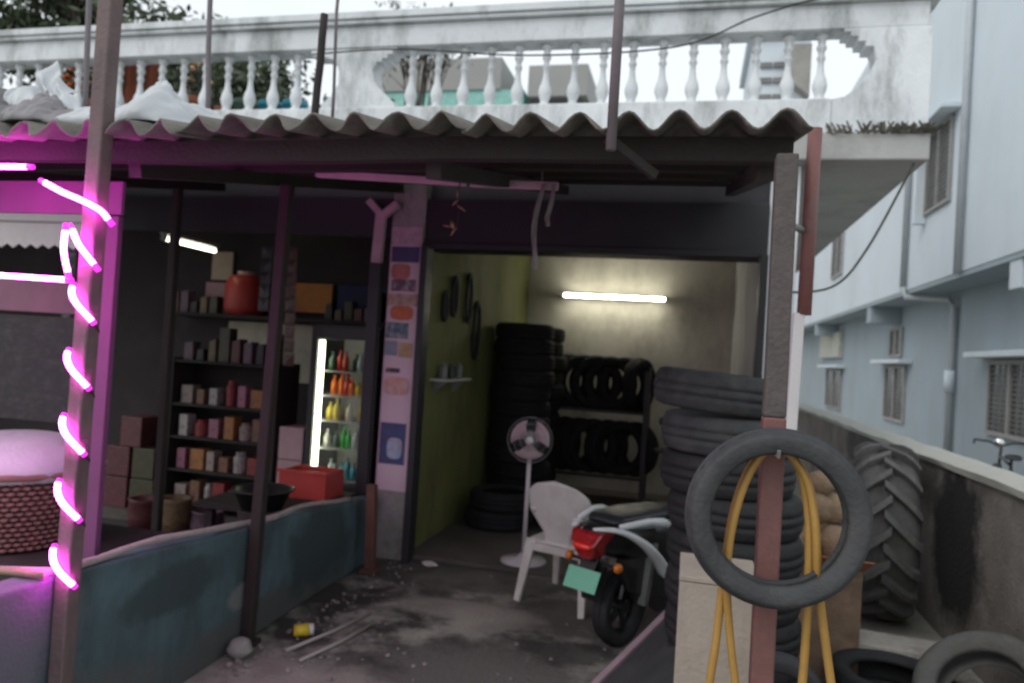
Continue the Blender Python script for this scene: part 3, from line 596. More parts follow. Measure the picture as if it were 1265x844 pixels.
for k, (x, y, z_) in enumerate(((-1.55, 6.35, .122), (-1.52, 6.37, .28), (-1.20, 6.75, .122))):
    tyre(n_me, ('lowest tyre of the short pile beside the green wall', 'upper tyre of the short pile beside the green wall', 'lone flat tyre on the shop floor near the back rack')[k], (x, y, z_), (0, 0, k))
# tubes hanging on the green wall, and the small white shelf
for k, (y, z_, r_) in enumerate(((5.62, 1.9, .07), (5.85, 2.0, .10), (6.25, 2.02, .13), (6.55, 1.75, .16))):
    o = solo('inner_tube', MB().tube([(-1.915, y+r_*.55*math.cos(a), z_+r_*1.6*math.sin(a)) for a in [2*math.pi*i/26 for i in range(26)]], .018, 8, closed=True), rubber,
             ('smallest', 'second smallest', 'second largest', 'largest')[k]+' black inner tube hanging on the green wall', 'inner tube', (-1.915, y, z_), smooth=True)
t = thing('wall_shelf', 'narrow white shelf on the green wall', 'shelf', (-1.9, 5.75, 1.30))
MB().box(-1.938, -1.80, 5.42, 6.10, 1.305, 1.325).build('board', mat('shelf_white', (.5, .5, .48), .6, .1), t, world=True, bevel=.003)
for y in (5.5, 6.0): MB().prism([(-1.938, 1.30), (-1.83, 1.30), (-1.938, 1.20)], 'y', y, y+.012).build('bracket', metal_grey, t, world=True)
for k in range(3):
    solo('oil_can', MB().lathe([(0, 0), (.03, 0), (.032, .09), (.02, .10), (.02, .12), (0, .12)], 12, (-1.87, 5.55+k*.2, 1.325)), [mat('can_grey', (.2, .21, .2), .5), mat('can_dark', (.05, .07, .06), .5), MATS['can_grey']][k],
         ('grey can at the doorway end of the white shelf', 'dark can in the middle of the white shelf', 'grey can at the inner end of the white shelf')[k], 'can', (-1.87, 5.55+k*.2, 1.325))
solo('litter', MB().ball((-1.72, 5.06, .018), .06, 10, 5, (1, .5, .28), .2), plastic_w, 'crumpled white paper on the shop threshold', 'litter', (-1.72, 5.06, 0))
# tall poster banner on the pier
t = thing('poster_banner', 'tall pink poster strip with product pictures on the pier beside the shop', 'poster', (-2.06, 5.09, .5))
MB().box(-2.185, -1.945, 5.086, 5.096, .50, 2.44).build('sheet', mat('poster_pink', (.62, .46, .54), .6, .06, 4, .03), t, world=True)
pics = [(.0, 1, .93, 1.0, (.50, .30, .42)), (.04, .96, .865, .925, (.06, .05, .16)), (.06, .7, .80, .86, (.45, .14, .13)), (.1, .9, .755, .80, (.10, .05, .09)), (.0, 1, .70, .745, (.42, .27, .22)),
        (.12, .88, .645, .70, (.48, .10, .035)), (.02, .75, .575, .635, (.035, .10, .17)), (.02, .42, .51, .565, (.22, .24, .32)), (.48, .92, .505, .56, (.40, .30, .17)), (.06, .9, .36, .43, (.60, .32, .27)), (.05, .88, .10, .255, (.05, .07, .20)), (.30, .8, .12, .20, (.28, .35, .50)), (.1, .55, .445, .462, (.03, .02, .03))]
for k, (a, b_, c, d, colr) in enumerate(pics):
    x0 = -2.183+.236*a; x1 = -2.183+.236*b_; z0 = .502+1.936*c; z1 = .502+1.936*d
    pl = [(x0+(x1-x0)*(.5+.5*math.copysign(abs(math.cos(q))**.6, math.cos(q))), z0+(z1-z0)*(.5+.5*math.copysign(abs(math.sin(q))**.6, math.sin(q)))) for q in [2*math.pi*i/16 for i in range(16)]] if k in (2, 5, 9, 11) else [(x0, z0), (x1, z0), (x1, z1), (x0, z1)]
    MB().prism(pl, 'y', 5.0825-.0008*k/2, 5.0855).build('picture', mat('print_%d' % k, colr, .5, .3, 14, .0, stain=((.5, .45, .48), (.08, .05, .10), (.5, .2, .1))[k % 3], stain_amt=.9, stain_scale=(22, 22, 16)), t, world=True)
# ------------------------------------------------------------------ stall: fridge
t = thing('drinks_fridge', 'glass fronted drinks fridge with a bright light strip down its door', 'fridge', (-2.64, 5.62, .035))
fr = mat('fridge_black', (.02, .02, .022), .4, .2)
inn = mat('fridge_inner', (.55, .56, .52), .5, .05)
X0, X1, Y0, Y1 = -2.94, -2.36, 5.42, 5.95
for q, nm in (((X0, X1, Y1-.03, Y1, .08, 1.70), 'back_panel'), ((X0, X0+.03, Y0, Y1-.03, .08, 1.70), 'side_panel'), ((X1-.03, X1, Y0, Y1-.03, .08, 1.70), 'side_panel'), ((X0+.03, X1-.03, Y0, Y1-.03, 1.62, 1.70), 'top_panel'), ((X0+.03, X1-.03, Y0, Y1-.03, .08, .42), 'base_panel')):
    MB().box(*q).build(nm, fr, t, world=True, bevel=.004)
MB().box(X0+.031, X1-.031, Y1-.045, Y1-.031, .42, 1.62).build('liner', inn, t, world=True)
for z_ in (.46, .71, .93, 1.13, 1.33): MB().box(X0+.032, X1-.032, Y0+.03, Y1-.046, z_-.012, z_).build('shelf', mat('wire_shelf', (.35, .36, .34), .5), t, world=True)
for q in ((X0, X0+.055), (X1-.05, X1)): MB().box(q[0], q[1], Y0-.035, Y0-.002, .40, 1.68).build('door_stile', fr, t, world=True, bevel=.004)
MB().box(X0+.055, X1-.05, Y0-.035, Y0-.002, 1.585, 1.68).build('door_rail', fr, t, world=True, bevel=.004)
MB().box(X0+.055, X1-.05, Y0-.035, Y0-.002, .40, .445).build('door_rail', fr, t, world=True, bevel=.004)
MB().box(X0+.056, X1-.051, Y0-.02, Y0-.015, .446, 1.584).build('glass_pane', glass('fridge_glass', (.95, .97, .95), .06), t, world=True)
MB().box(X0+.060, X0+.092, Y0-.010, Y0+.02, .455, 1.57).build('light_strip', glow('fridge_led', (1., 1., .74), 6.0), t, world=True)
for xx in (X0+.05, X1-.05):
    for yy in (Y0+.05, Y1-.05): MB().box(xx-.02, xx+.02, yy-.02, yy+.02, .036, .079).build('foot', fr, t, world=True)
def bottle_mesh(nm, h, r, m): return MB().lathe([(0, 0), (r, 0), (r, h*.55), (r*.85, h*.66), (r*.35, h*.80), (r*.33, h*.93), (r*.42, h*.93), (r*.42, h), (0, h)], 12).mesh(nm, m, True)
cols = {'orange': (.70, .16, .02), 'yellow': (.62, .50, .03), 'green': (.03, .42, .07), 'red': (.45, .05, .03), 'clear': (.45, .55, .52), 'teal': (.05, .32, .38), 'dark': (.05, .10, .07), 'white': (.6, .6, .55)}
BM = {k: bottle_mesh('bottle_'+k, .19, .029, mat('drink_'+k, c, .25, .08, 9, 0)) for k, c in cols.items()}
rows = [(1.33, ['dark', 'red', 'red', 'dark', 'clear', 'red', 'dark'], 'top shelf'), (1.13, ['orange', 'orange', 'red', 'orange', 'yellow', 'white', 'red'], 'second shelf'), (.93, ['yellow', 'yellow', 'yellow', 'white', 'yellow', 'yellow', 'yellow'], 'middle shelf'),
        (.71, ['white', 'dark', 'green', 'green', 'clear', 'red', 'clear'], 'fourth shelf'), (.46, ['clear', 'clear', 'teal', 'teal', 'teal', 'clear', 'white'], 'bottom shelf')]
for z_, cs, nm in rows:
    for k, c in enumerate(cs):
        o = bpy.data.objects.new('bottle', BM[c]); COL.objects.link(o); o.location = (X0+.135+k*.061+random.uniform(-.008, .008), 5.53+random.uniform(-.03, .06), z_)
        w_ = random.uniform(.8, 1.12); o.scale = (w_, w_, random.uniform(.62, .98))
        tag(o, '%s drink bottle on the %s of the glass fronted fridge' % (c, nm), 'bottle', 'drink bottles in the fridge')
# bench inside the stall with crate and basin
t = thing('stall_bench', 'dark bench behind the blue wall holding a red crate', 'bench', (-2.62, 4.6, 0))
MB().box(-3.05, -2.28, 4.2, 5.0, .44, .48).build('top', wood_dark, t, world=True, bevel=.005)
for x in (-3.0, -2.35):
    for y in (4.25, 4.93): MB().box(x, x+.05, y, y+.05, 0, .439).build('leg', wood_dark, t, world=True)
redp = mat('red_plastic', (.42, .045, .035), .45, .1, 8, .03)
t = thing('plastic_crate', 'red plastic crate in front of the drinks fridge', 'crate', (-2.50, 4.72, .48))
b = MB(); x0, x1, y0, y1, z0, z1 = -2.68, -2.33, 4.58, 4.86, .482, .665
b.box(x0, x1, y0, y0+.012, z0, z1); b.box(x0, x1, y1-.012, y1, z0, z1); b.box(x0, x0+.012, y0+.012, y1-.012, z0, z1); b.box(x1-.012, x1, y0+.012, y1-.012, z0, z1); b.box(x0+.012, x1-.012, y0+.012, y1-.012, z0, z0+.012)
b.build('shell', redp, t, world=True, bevel=.003)
b = MB()
for z_ in (.655,): b.box(x0-.012, x1+.012, y0-.012, y0-.001, z_, z_+.02)
b.build('rim', redp, t, world=True)
t = thing('wash_basin', 'black rubber basin on the stall bench beside the red crate', 'basin', (-2.58, 4.02, .48))
MB().lathe([(0, .01), (.12, .01), (.17, .12), (.19, .125), (.19, .135), (.16, .13), (.11, .025), (0, .025)], 26, (-2.50, 4.10, .50)).build('bowl', black_pl, t, world=True, smooth=True)
MB().lathe([(0, 0), (.14, 0), (.14, .509), (0, .509)], 18, (-2.50, 4.10, 0)).build('stool', wood_dark, t, world=True)
# goods shelf
gs = thing('goods_shelf', 'dark shelf unit of packets and jars inside the stall', 'shelf', (-3.8, 5.7, .035))
for x in (-4.30, -3.30): MB().box(x-.015, x+.015, 5.5, 5.85, .036, 1.35).build('side_panel', wood_dark, gs, world=True)
for z_ in (.12, .40, .68, .96, 1.33): MB().box(-4.284, -3.316, 5.51, 5.84, z_-.02, z_).build('board', wood_dark, gs, world=True)
MB().box(-4.284, -3.316, 5.842, 5.852, .04, 1.35).build('back_panel', wood_dark, gs, world=True)
gc = [('cream', (.28, .22, .2)), ('amber', (.3, .12, .03)), ('pink', (.3, .11, .17)), ('red', (.24, .03, .03)), ('white', (.38, .35, .34)), ('brown', (.18, .09, .05))]
k = 0
for zi, z_ in enumerate((.12, .40, .68, .96)):
    x = -4.24
    while x < -3.42:
        w = random.uniform(.07, .14); c = gc[(k*5+zi*2) % 6]; h = random.uniform(.12, .22)
        if random.random() < .35:
            b = MB().lathe([(0, 0), (w*.42, 0), (w*.45, h*.75), (w*.3, h*.85), (w*.33, h), (0, h)], 14, (x+w/2, 5.62, z_)); nm = 'jar'
        else:
            b = MB().box(x, x+w, 5.56, 5.68, z_, z_+h); nm = 'packet'
        solo(nm, b, mat('goods_'+c[0], c[1], .5, .3, 16, 0, stain=(.05, .03, .05), stain_amt=.9, stain_scale=(28, 28, 22)), '%s %s on the %s board of the stall shelf unit' % (c[0], nm, ('lowest', 'second', 'third', 'fourth')[zi]), nm, (x+w/2, 5.62, z_), 'goods on the stall shelf', bevel=.004)
        x += w+random.uniform(.01, .06); k += 1
solo('bottle', MB().lathe([(0, 0), (.035, 0), (.035, .14), (.015, .17), (.015, .2), (0, .2)], 12, (-3.40, 5.6, .96)), mat('goods_white', (.6, .57, .56)), 'white bottle at the right end of the stall shelf unit', 'bottle', (-3.40, 5.6, .96), smooth=True)
# cartons stacked right of the shelf
for k in range(3): solo('carton', MB().box(-3.24, -3.02, 5.5, 5.75, .036+k*.27, .30+k*.27), mat('carton_pale', (.42, .30, .30), .8, .12), ('lowest', 'middle', 'topmost')[k]+' pale carton stacked beside the stall shelf unit', 'carton', (-3.13, 5.62, .036+k*.27), bevel=.006)
sm_ = [mat('sachet_'+n_, c_, .35, .3, 20, 0, stain=(.09, .06, .08), stain_amt=.8, stain_scale=(30, 30, 30)) for n_, c_ in (('dark', (.015, .013, .018)), ('plum', (.04, .014, .03)), ('rust', (.06, .02, .01)), ('green', (.014, .03, .014)))]
for k, x in enumerate((-3.30, -3.18, -3.08, -5.0, -5.15)):
    tt = thing('sachet_strip', 'hanging strip of %s sachets under the stall fascia' % ('dark', 'plum', 'rust', 'green')[k % 4], 'sachets', (x, 5.22, 2.30), 0, 'sachet strips hanging in the stall')
    n_ = 5+(k*7) % 5
    for q in range(n_):
        z_ = 2.29-.105*q; a = random.uniform(-.3, .3); dx = .005*q*math.sin(k)
        MB().add([(x-.045+dx, 5.235, z_), (x+.045+dx, 5.235, z_), (x+.045+dx, 5.235+.02*a, z_-.1), (x-.045+dx, 5.235-.02*a, z_-.1), (x+dx, 5.229, z_-.05)], [(0, 1, 4), (1, 2, 4), (2, 3, 4), (3, 0, 4), (3, 2, 1, 0)]).build('sachet', sm_[k % 4], tt, world=True)
dk = [mat('bag_'+n_, c_, .5, .3, 14, .2, stain=(.02, .014, .02), stain_amt=.9, stain_scale=(16, 16, 16)) for n_, c_ in (('maroon', (.10, .025, .03)), ('black', (.014, .013, .016)), ('olive', (.05, .045, .02)), ('mauve', (.11, .06, .09)), ('tan', (.15, .095, .05)))]
for nm, x0, x1, y, z_, n_ in (('on top of the stall shelf unit', -4.26, -3.34, 5.62, 1.33, 8), ('on the dark ledge along the stall back wall', -5.25, -4.68, 6.66, 1.776, 5), ('on the dark ledge beyond the orange box', -3.48, -2.86, 6.62, 1.776, 6)):
    for k in range(n_):
        w = (x1-x0)/n_*random.uniform(.6, .95); h = random.uniform(.10, .30); x = x0+(x1-x0)*(k+.5)/n_; q = (k*3+n_) % 5
        solo('packet', MB().prism([(x-w/2, z_), (x+w/2, z_), (x+w/2*random.uniform(.8, 1), z_+h), (x-w/2*random.uniform(.8, 1), z_+h*random.uniform(.85, 1))], 'y', y-.05, y+.06), dk[q], '%s packet %s' % (('maroon', 'black', 'olive', 'mauve', 'tan')[q], nm), 'packet', (x, y, z_), 'packets crowding the stall', bevel=.005)
k = 0
for zi, z_ in enumerate((.036, .30, .56)):
    for x in (-4.72, -4.46) if zi < 2 else (-4.60,):
        w = random.uniform(.20, .24); solo('carton', MB().box(x-w/2, x+w/2, 5.42, 5.70, z_, z_+.255), dk[(k*2+zi) % 5], ('maroon', 'black', 'olive', 'mauve', 'tan')[(k*2+zi) % 5]+(' carton on the floor', ' carton on the second tier', ' carton at the top')[zi]+' of the pile beside the stall shelves', 'carton', (x, 5.56, z_), 'cartons piled in the stall', bevel=.006); k += 1
for k, (x, y, h) in enumerate(((-3.75, 4.95, .30), (-3.50, 5.0, .22), (-4.05, 4.98, .26))):
    solo('jute_bag', MB().lathe([(0, 0), (.105, 0), (.125, h*.5), (.11, h*.9), (.125, h), (.10, h*.98), (.09, h*.8), (0, h*.78)], 18, (x, y, 0), mod=lambda j, q, r: r*(1+.04*math.sin(j*2.1+q))), dk[(4, 3, 0)[k]], ('tan open jute bag between two others on the stall floor', 'mauve squat bag on the stall floor near the fridge', 'maroon bag on the stall floor by the dark timber post')[k], 'bag', (x, y, 0), smooth=True)
# wall boards at the back
def board(label, x0, x1, z0, z1, y, m, nm='wall_board'):
    return solo(nm, MB().box(x0, x1, y-.02, y, z0, z1), m, label, 'board', ((x0+x1)/2, y, z0), bevel=.004)
board('large cream board on the stall back wall', -4.75, -3.55, 1.12, 1.72, 6.93, mat('cream_board', (.42, .38, .30), .7, .2, 5, .05))
board('orange box front high on the stall back wall', -4.03, -3.56, 1.85, 2.15, 6.9, mat('orange_board', (.42, .16, .035), .7, .2, 6, .05))
board('dark blue cloth panel beside the orange box', -3.50, -2.75, 1.45, 2.15, 6.9, mat('blue_board', (.02, .028, .07), .8, .2, 6, .1))
board('small pale calendar near the stall tube light', -5.0, -4.75, 2.15, 2.45, 6.93, mat('calendar', (.5, .42, .30), .7, .15, 9, .0))
board('pinkish slatted panel beside the red drum', -5.05, -4.72, 1.75, 2.12, 6.92, mat('slat_panel', (.36, .22, .24), .7, .2, 9, .1))
t = thing('plastic_drum', 'round red plastic drum on a high ledge inside the stall', 'drum', (-4.4, 6.7, 1.76))
MB().lathe([(0, 1.78), (.17, 1.78), (.20, 1.85), (.20, 2.08), (.16, 2.17), (.09, 2.18), (0, 2.18)], 26, (-4.42, 6.68, 0)).build('body', redp, t, world=True, smooth=True)
MB().lathe([(0, 2.181), (.09, 2.181), (.09, 2.22), (0, 2.225)], 18, (-4.42, 6.68, 0)).build('lid', mat('drum_lid', (.6, .4, .35), .5), t, world=True, smooth=True)
solo('wall_ledge', MB().box(-5.3, -2.8, 6.5, 6.94, 1.74, 1.775), wood_dark, 'dark ledge running along the stall back wall', 'ledge', (-4.0, 6.9, 1.74))
# stall counter front, awning valance, menu board at far left
t = thing('awning_valance', 'pale scalloped awning valance above the stall counter', 'awning', (-4.1, 4.05, 2.08))
vp = [(-4.75, 2.42), (-3.78, 2.42)]+[(-3.78-i*.0485, 2.06+(.028 if i % 2 else 0)) for i in range(21)]
MB().prism(vp, 'y', 4.04, 4.05).build('cloth', mat('awning_cloth', (.70, .66, .66), .9, .08, 6, .1), t, world=True)
MB().beam((-4.85, 4.06, 2.41), (-3.70, 4.06, 2.41), .04, .04).build('rail', wood_dark, t, world=True)
MB().beam((-4.85, 4.03, 2.24), (-3.70, 4.03, 2.235), .006, .008).build('cord', metal_grey, t, world=True)
for x in (-4.80, -3.73): MB().beam((x, 4.06, 2.43), (x, 4.06, zr(4.06)-.04), .02, .02).build('hanger', wood_dark, t, world=True)
post('stall_post', wood_dark, (-4.18, 4.55, 0), (-4.2, 4.55, zr(4.55)-.17), .09, 'dark timber post inside the stall behind the neon')
post('stall_post', wood_dark, (-3.25, 4.12, 0), (-3.27, 4.12, zr(4.12)-.17), .05, 'slender dark timber post behind the neon wound post')
board('wide painted fascia board behind the neon under the canopy', -3.9, -2.33, 2.03, 2.17, 2.62, mat('mauve_board', (.15, .055, .13), .75, .2, 4, .05))
solo('stall_side_panel', MB().box(-2.50, -2.34, 2.60, 2.63, .52, 2.025), MATS['mauve_board'], 'narrow upright painted panel behind the neon wound post', 'panel', (-2.42, 2.61, .52), bevel=.004)
t = thing('menu_board', 'dark mottled menu board hung behind the covered basket', 'board', (-3.8, 3.37, 1.02))
MB().box(-4.6, -3.12, 3.36, 3.39, 1.02, 1.60).build('panel', mat('menu_dark', (.022, .018, .022), .6, .3, 9, .1, stain=(.06, .05, .055), stain_amt=.8, stain_scale=(14, 14, 26)), t, world=True, bevel=.004)
for x in (-4.5, -3.2): MB().beam((x, 3.40, 1.5), (x, 3.40, zr(3.40)-.04), .015, .015).build('hanger', wood_dark, t, world=True)
board('plum coloured sign panel above the menu board', -4.6, -3.12, 1.62, 1.80, 3.36, mat('plum_panel', (.20, .10, .14), .7, .2, 4, .05))
t = thing('stall_table', 'dark table behind the blue wall under the covered basket', 'table', (-3.1, 2.95, 0))
MB().box(-3.75, -2.45, 2.6, 3.35, .48, .52).build('top', wood_dark, t, world=True, bevel=.005)
for x in (-3.7, -2.52):
    for y in (2.65, 3.28): MB().box(x, x+.05, y, y+.05, 0, .479).build('leg', wood_dark, t, world=True)
bk = thing('wicker_basket', 'large reddish wicker basket on the stall table', 'basket', (-3.10, 2.92, .52))
wk = mat('wicker', (.22, .13, .10), .8, .2, 10, .1)
b = MB()
for k in range(14):
    for i in range(56):
        a0 = 2*math.pi*(i+(k % 2)*.5)/56; r_ = .295+.062*k/14; a1 = a0+2*math.pi/56*.75
        p = [Vector((-3.10+r_*math.cos(a), 2.92+r_*math.sin(a), .540+k*.0235)) for a in (a0, (a0+a1)/2, a1)]
        p[1] += Vector((.012*math.cos((a0+a1)/2), .012*math.sin((a0+a1)/2), 0)); b.tube(p, .0085+.002*random.random(), 5, flat=1.0)
b.build('weave', wk, bk, world=True, smooth=True)
MB().lathe([(0, .522), (.28, .522), (.345, .86), (.335, .86), (.27, .535), (0, .535)], 28, (-3.10, 2.92, 0)).build('liner', mat('basket_liner', (.09, .04, .045), .8), bk, world=True, smooth=True)
MB().tube([(-3.10+.36*math.cos(a), 2.92+.36*math.sin(a), .87) for a in [2*math.pi*i/30 for i in range(30)]], .02, 8, closed=True).build('rim', wk, bk, world=True, smooth=True)
b = MB().lathe([(.372, .845), (.37, .895), (.34, .95), (.26, 1.0), (.14, 1.025), (0, 1.03)], 30, (-3.10, 2.92, 0), mod=lambda j, k, r: r*(1+.02*math.sin(j*2.3+k)))
solo('plastic_cover', b, mat('cloudy_plastic', (.55, .54, .58), .35, .1, 5, .3), 'domed white plastic cover tied over the wicker basket', 'cover', (-3.10, 2.92, .85), smooth=True, solid=.004)
solo('gas_box', MB().box(-2.62, -2.235, 1.78, 2.02, 0, .625), mat('grey_box', (.33, .34, .33), .6, .1), 'pale grey metal box standing by the neon wound post', 'box', (-2.4, 1.9, 0), bevel=.01)

# ------------------------------------------------------------------ small ground litter
t = thing('plastic_cup', 'yellow and white plastic cup lying by the rusty post', 'cup', (-1.93, 3.55, .0), R(35))
MB().lathe([(0, 0), (.028, 0), (.034, .075), (.031, .075), (.026, .006), (0, .006)], 14, (0, 0, .034), 'x').build('cup', mat('yellow_cup', (.60, .47, .03), .5), t, smooth=True)
MB().lathe([(0, .076), (.03, .076), (.03, .10), (0, .10)], 14, (0, 0, .034), 'x').build('lid', plastic_w, t, smooth=True)
for k, (a, b_) in enumerate((((-1.86, 3.36, .012), (-1.70, 4.0, .012)), ((-1.74, 3.28, .012), (-1.62, 3.85, .012)))):
    solo('stick', MB().tube([a, tuple(Vector(a).lerp(Vector(b_), .5)+Vector((.015, 0, 0))), b_], .010, 6), mat('pale_stick', (.34, .31, .29), .8), ('pale stick lying nearest the blue wall base', 'pale stick lying beside another on the forecourt')[k], 'stick', a, smooth=True)
blob('stone', (-2.03, 3.22, 0), .06, (1, .9, .8), cement, 'grey stone at the foot of the rusty midway post', 'stone', 9)

# ------------------------------------------------------------------ right side: boundary wall
bd = thing('boundary_wall', 'grey cement boundary wall with pale coping running back past the shop', 'wall', (1.68, 6, 0))
bdm = mat('rough_render', (.25, .22, .20), .95, .25, 3, .5, stain=(.055, .05, .047), stain_amt=.8, stain_scale=(3, 1.6, 1.6), fine=40)
MB().box(1.58, 1.78, 1.0, 13.0, 0, 1.02).build('render', bdm, bd, world=True, bevel=.008)
v = []; b = MB(); n = 48
for i in range(n+1):
    y = 1.0+12*i/n; j = lambda: random.uniform(-.008, .008)
    v += [(1.555+j(), y, 1.02), (1.555+j(), y, 1.055+j()), (1.68, y, 1.085+j()*.5), (1.805, y, 1.06+j()), (1.805, y, 1.02)]
f = [(i*5+k, i*5+(k+1) % 5, (i+1)*5+(k+1) % 5, (i+1)*5+k) for i in range(n) for k in range(5)]+[(0, 1, 2, 3, 4), tuple(n*5+k for k in (4, 3, 2, 1, 0))]
b.add(v, f).build('coping', mat('cement_coping', (.42, .42, .38), .9, .15, 5, .35, stain=(.26, .25, .22), stain_amt=.6, stain_scale=(5, 5, 5)), bd, world=True)
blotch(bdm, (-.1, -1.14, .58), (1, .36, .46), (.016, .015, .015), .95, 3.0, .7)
blotch(bdm, (-.1, .6, .9), (1, 1.3, .25), (.05, .045, .042), .7, 3.0, .8)
# concrete kerb block
t = thing('kerb_block', 'rough concrete block lying in front of the tractor tyre', 'block', (1.05, 4.3, 0), R(-6))
MB().box(-.46, .36, -.12, .14, 0, .17).build('block', mat('old_concrete', (.40, .37, .335), .95, .2, 6, .5, stain=(.1, .09, .08), stain_amt=.7, stain_scale=(5, 5, 5)), t, bevel=.025)
blob('stone', (1.36, 4.52, 0), .055, (1, .8, .9), cement, 'rough stone beside the tractor tyre', 'stone', 5)
# tractor tyre
TR = .56
tt = thing('tractor_tyre', 'big weathered tractor tyre with chevron lugs standing by the boundary wall', 'tyre', (1.285, 5.30, 0), R(-10))
cprof = tyre_profile(TR-.045, .30, .37, .01)
MB().lathe([(r, z) for r, z in cprof], 64, (0, 0, TR), 'x', close=True).build('carcass', rubber_old, tt, smooth=True)
def lug(side):
    b = MB(); pts = []
    for i in range(6):
        u = i/5; xx = side*(-.02+.205*u); a = -.34*u   # sweeps round the tread toward the edge
        rr = TR-.052-.05*max(0, u-.72)/.28
        pts.append((xx, a, rr))
    v = []
    for (xx, a, rr) in pts:
        for da, dr in ((-.055, 0), (.055, 0), (.042, .052), (-.042, .052)):
            v.append((xx, (rr+dr)*math.sin(a+da), (rr+dr)*math.cos(a+da)))
    f = []
    for i in range(5):
        for j in range(4): f.append((i*4+j, i*4+(j+1) % 4, (i+1)*4+(j+1) % 4, (i+1)*4+j))
    f += [(3, 2, 1, 0), (20, 21, 22, 23)]
    return b.add(v, f).mesh('lug', rubber_old)
for s in (-1, 1):
    me = lug(s)
    for k in range(18): part(me, 'lug', tt, (0, 0, TR), (2*math.pi*(k+(.5 if s > 0 else 0))/18, 0, 0))
# weeds on the slab corner
wm = mat('weed_leaf', (.13, .125, .10), .9, .3, 9, .1)
b = MB()
for k in range(150):
    x = 1.40-abs(random.gauss(0, .28)); y = 5.05+random.uniform(-.03, .02); h = random.uniform(.01, .07); dx = random.uniform(-.07, .07); dy = random.uniform(-.05, .02)
    w = random.uniform(.004, .012)
    z0 = 3.09; b.add([(x-w, y, z0), (x+w, y, z0), (x+dx+w, y+dy, z0+h), (x+dx-w*.5, y+dy, z0+h*1.05)], [(0, 1, 2, 3)])
o = b.build('weeds', wm); o['kind'] = 'stuff'; o['label'] = 'dry weeds growing along the slab corner under the parapet'; o['category'] = 'weeds'

# ------------------------------------------------------------------ neighbour house to the right
nh = thing('neighbour_house', 'pale two storey house with overhanging upper floor beyond the boundary wall', 'house', (4.7, 18, 0))
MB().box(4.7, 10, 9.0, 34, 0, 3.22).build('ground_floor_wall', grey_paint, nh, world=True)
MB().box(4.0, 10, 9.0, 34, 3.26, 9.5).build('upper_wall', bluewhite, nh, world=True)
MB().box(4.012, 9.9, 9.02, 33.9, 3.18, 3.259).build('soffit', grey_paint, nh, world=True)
for y in (10.6, 18.6, 26): MB().box(4.03, 4.698, y, y+.35, 2.80, 3.178).build('beam', bluewhite if y < 12 else grey_paint, nh, world=True, bevel=.01)
bar = mat('window_bar', (.19, .185, .18), .6, .2); frm = mat('window_frame', (.30, .29, .28), .7, .15); pane = mat('dark_pane', (.05, .055, .06), .25, .1, 3, 0)
def nwin(x, y0, y1, z0, z1, chajja=True, nb=7, depth=.30):
    w = MB().box(x-.02, x+.02, y0, y1, z0, z1).build('window', pane, nh, world=True)
    fm = MB()
    for q in ((y0-.06, y0), (y1, y1+.06), ((y0+y1)/2-.03, (y0+y1)/2+.03)): fm.box(x-.06, x-.005, q[0], q[1], z0-.06, z1+.06)
    fm.box(x-.058, x-.005, y0, y1, z0-.06, z0); fm.box(x-.058, x-.005, y0, y1, z1, z1+.06)
    fm.build('frame', frm, w, world=False)
    w.children[0].location = -Vector(nh.location)
    gb = MB()
    for i in range(1, nb*2): gb.beam((x-.045, y0, z0+(z1-z0)*i/(nb*2)), (x-.045, y1, z0+(z1-z0)*i/(nb*2)), .012, .012)
    for i in range(1, nb): gb.beam((x-.05, y0+(y1-y0)*i/nb, z0), (x-.05, y0+(y1-y0)*i/nb, z1), .014, .014)
    o = gb.build('grille', bar, w); o.location = -Vector(nh.location)
    if chajja: MB().box(x-depth, x-.002, y0-.45, y1+.45, z1+.10, z1+.19).build('sunshade', bluewhite, nh, world=True, bevel=.01)
nwin(4.7, 11.7, 13.2, .82, 1.86); nwin(4.7, 18.0, 19.6, .62, 1.78, nb=6); nwin(4.7, 25.0, 27.4, .5, 1.66, nb=6)
nwin(4.7, 18.4, 19.3, 2.1, 2.66, False, 4)
# upper window with side fins and shade
nwin(4.0, 13.35, 14.5, 4.55, 5.86, False, 8)
MB().box(3.70, 3.998, 13.0, 14.75, 5.94, 6.02).build('sunshade', bluewhite, nh, world=True, bevel=.01)
MB().box(3.80, 3.998, 14.58, 14.72, 4.35, 5.938).build('side_fin', bluewhite, nh, world=True, bevel=.01)
nwin(4.0, 22.0, 23.4, 4.4, 5.86, False, 6)
pipe_m = mat('grey_pvc', (.40, .43, .45), .5, .08)
for y, xx, z0, z1 in ((12.62, 3.93, 3.2, 9.4), (15.6, 3.93, 3.3, 9.4)): MB().tube([(xx, y, z0), (xx, y, z1)], .055, 10).build('drain_pipe', pipe_m, nh, world=True, smooth=True)
MB().tube([(3.93, 15.6, 3.3), (3.98, 15.55, 3.12), (4.55, 14.95, 3.05), (4.62, 14.88, 2.9), (4.62, 14.88, .1)], .06, 10).build('drain_pipe', pipe_m, nh, world=True, smooth=True)
MB().tube([(4.60, 14.88, 1.35), (4.60, 14.88, 1.75)], .085, 10).build('pipe_collar', bluewhite, nh, world=True, smooth=True)
MB().box(4.55, 4.698, 25, 28.5, 2.1, 2.9).build('wall_cabinet', mat('cream_paint', (.5, .5, .44), .8), nh, world=True, bevel=.01)
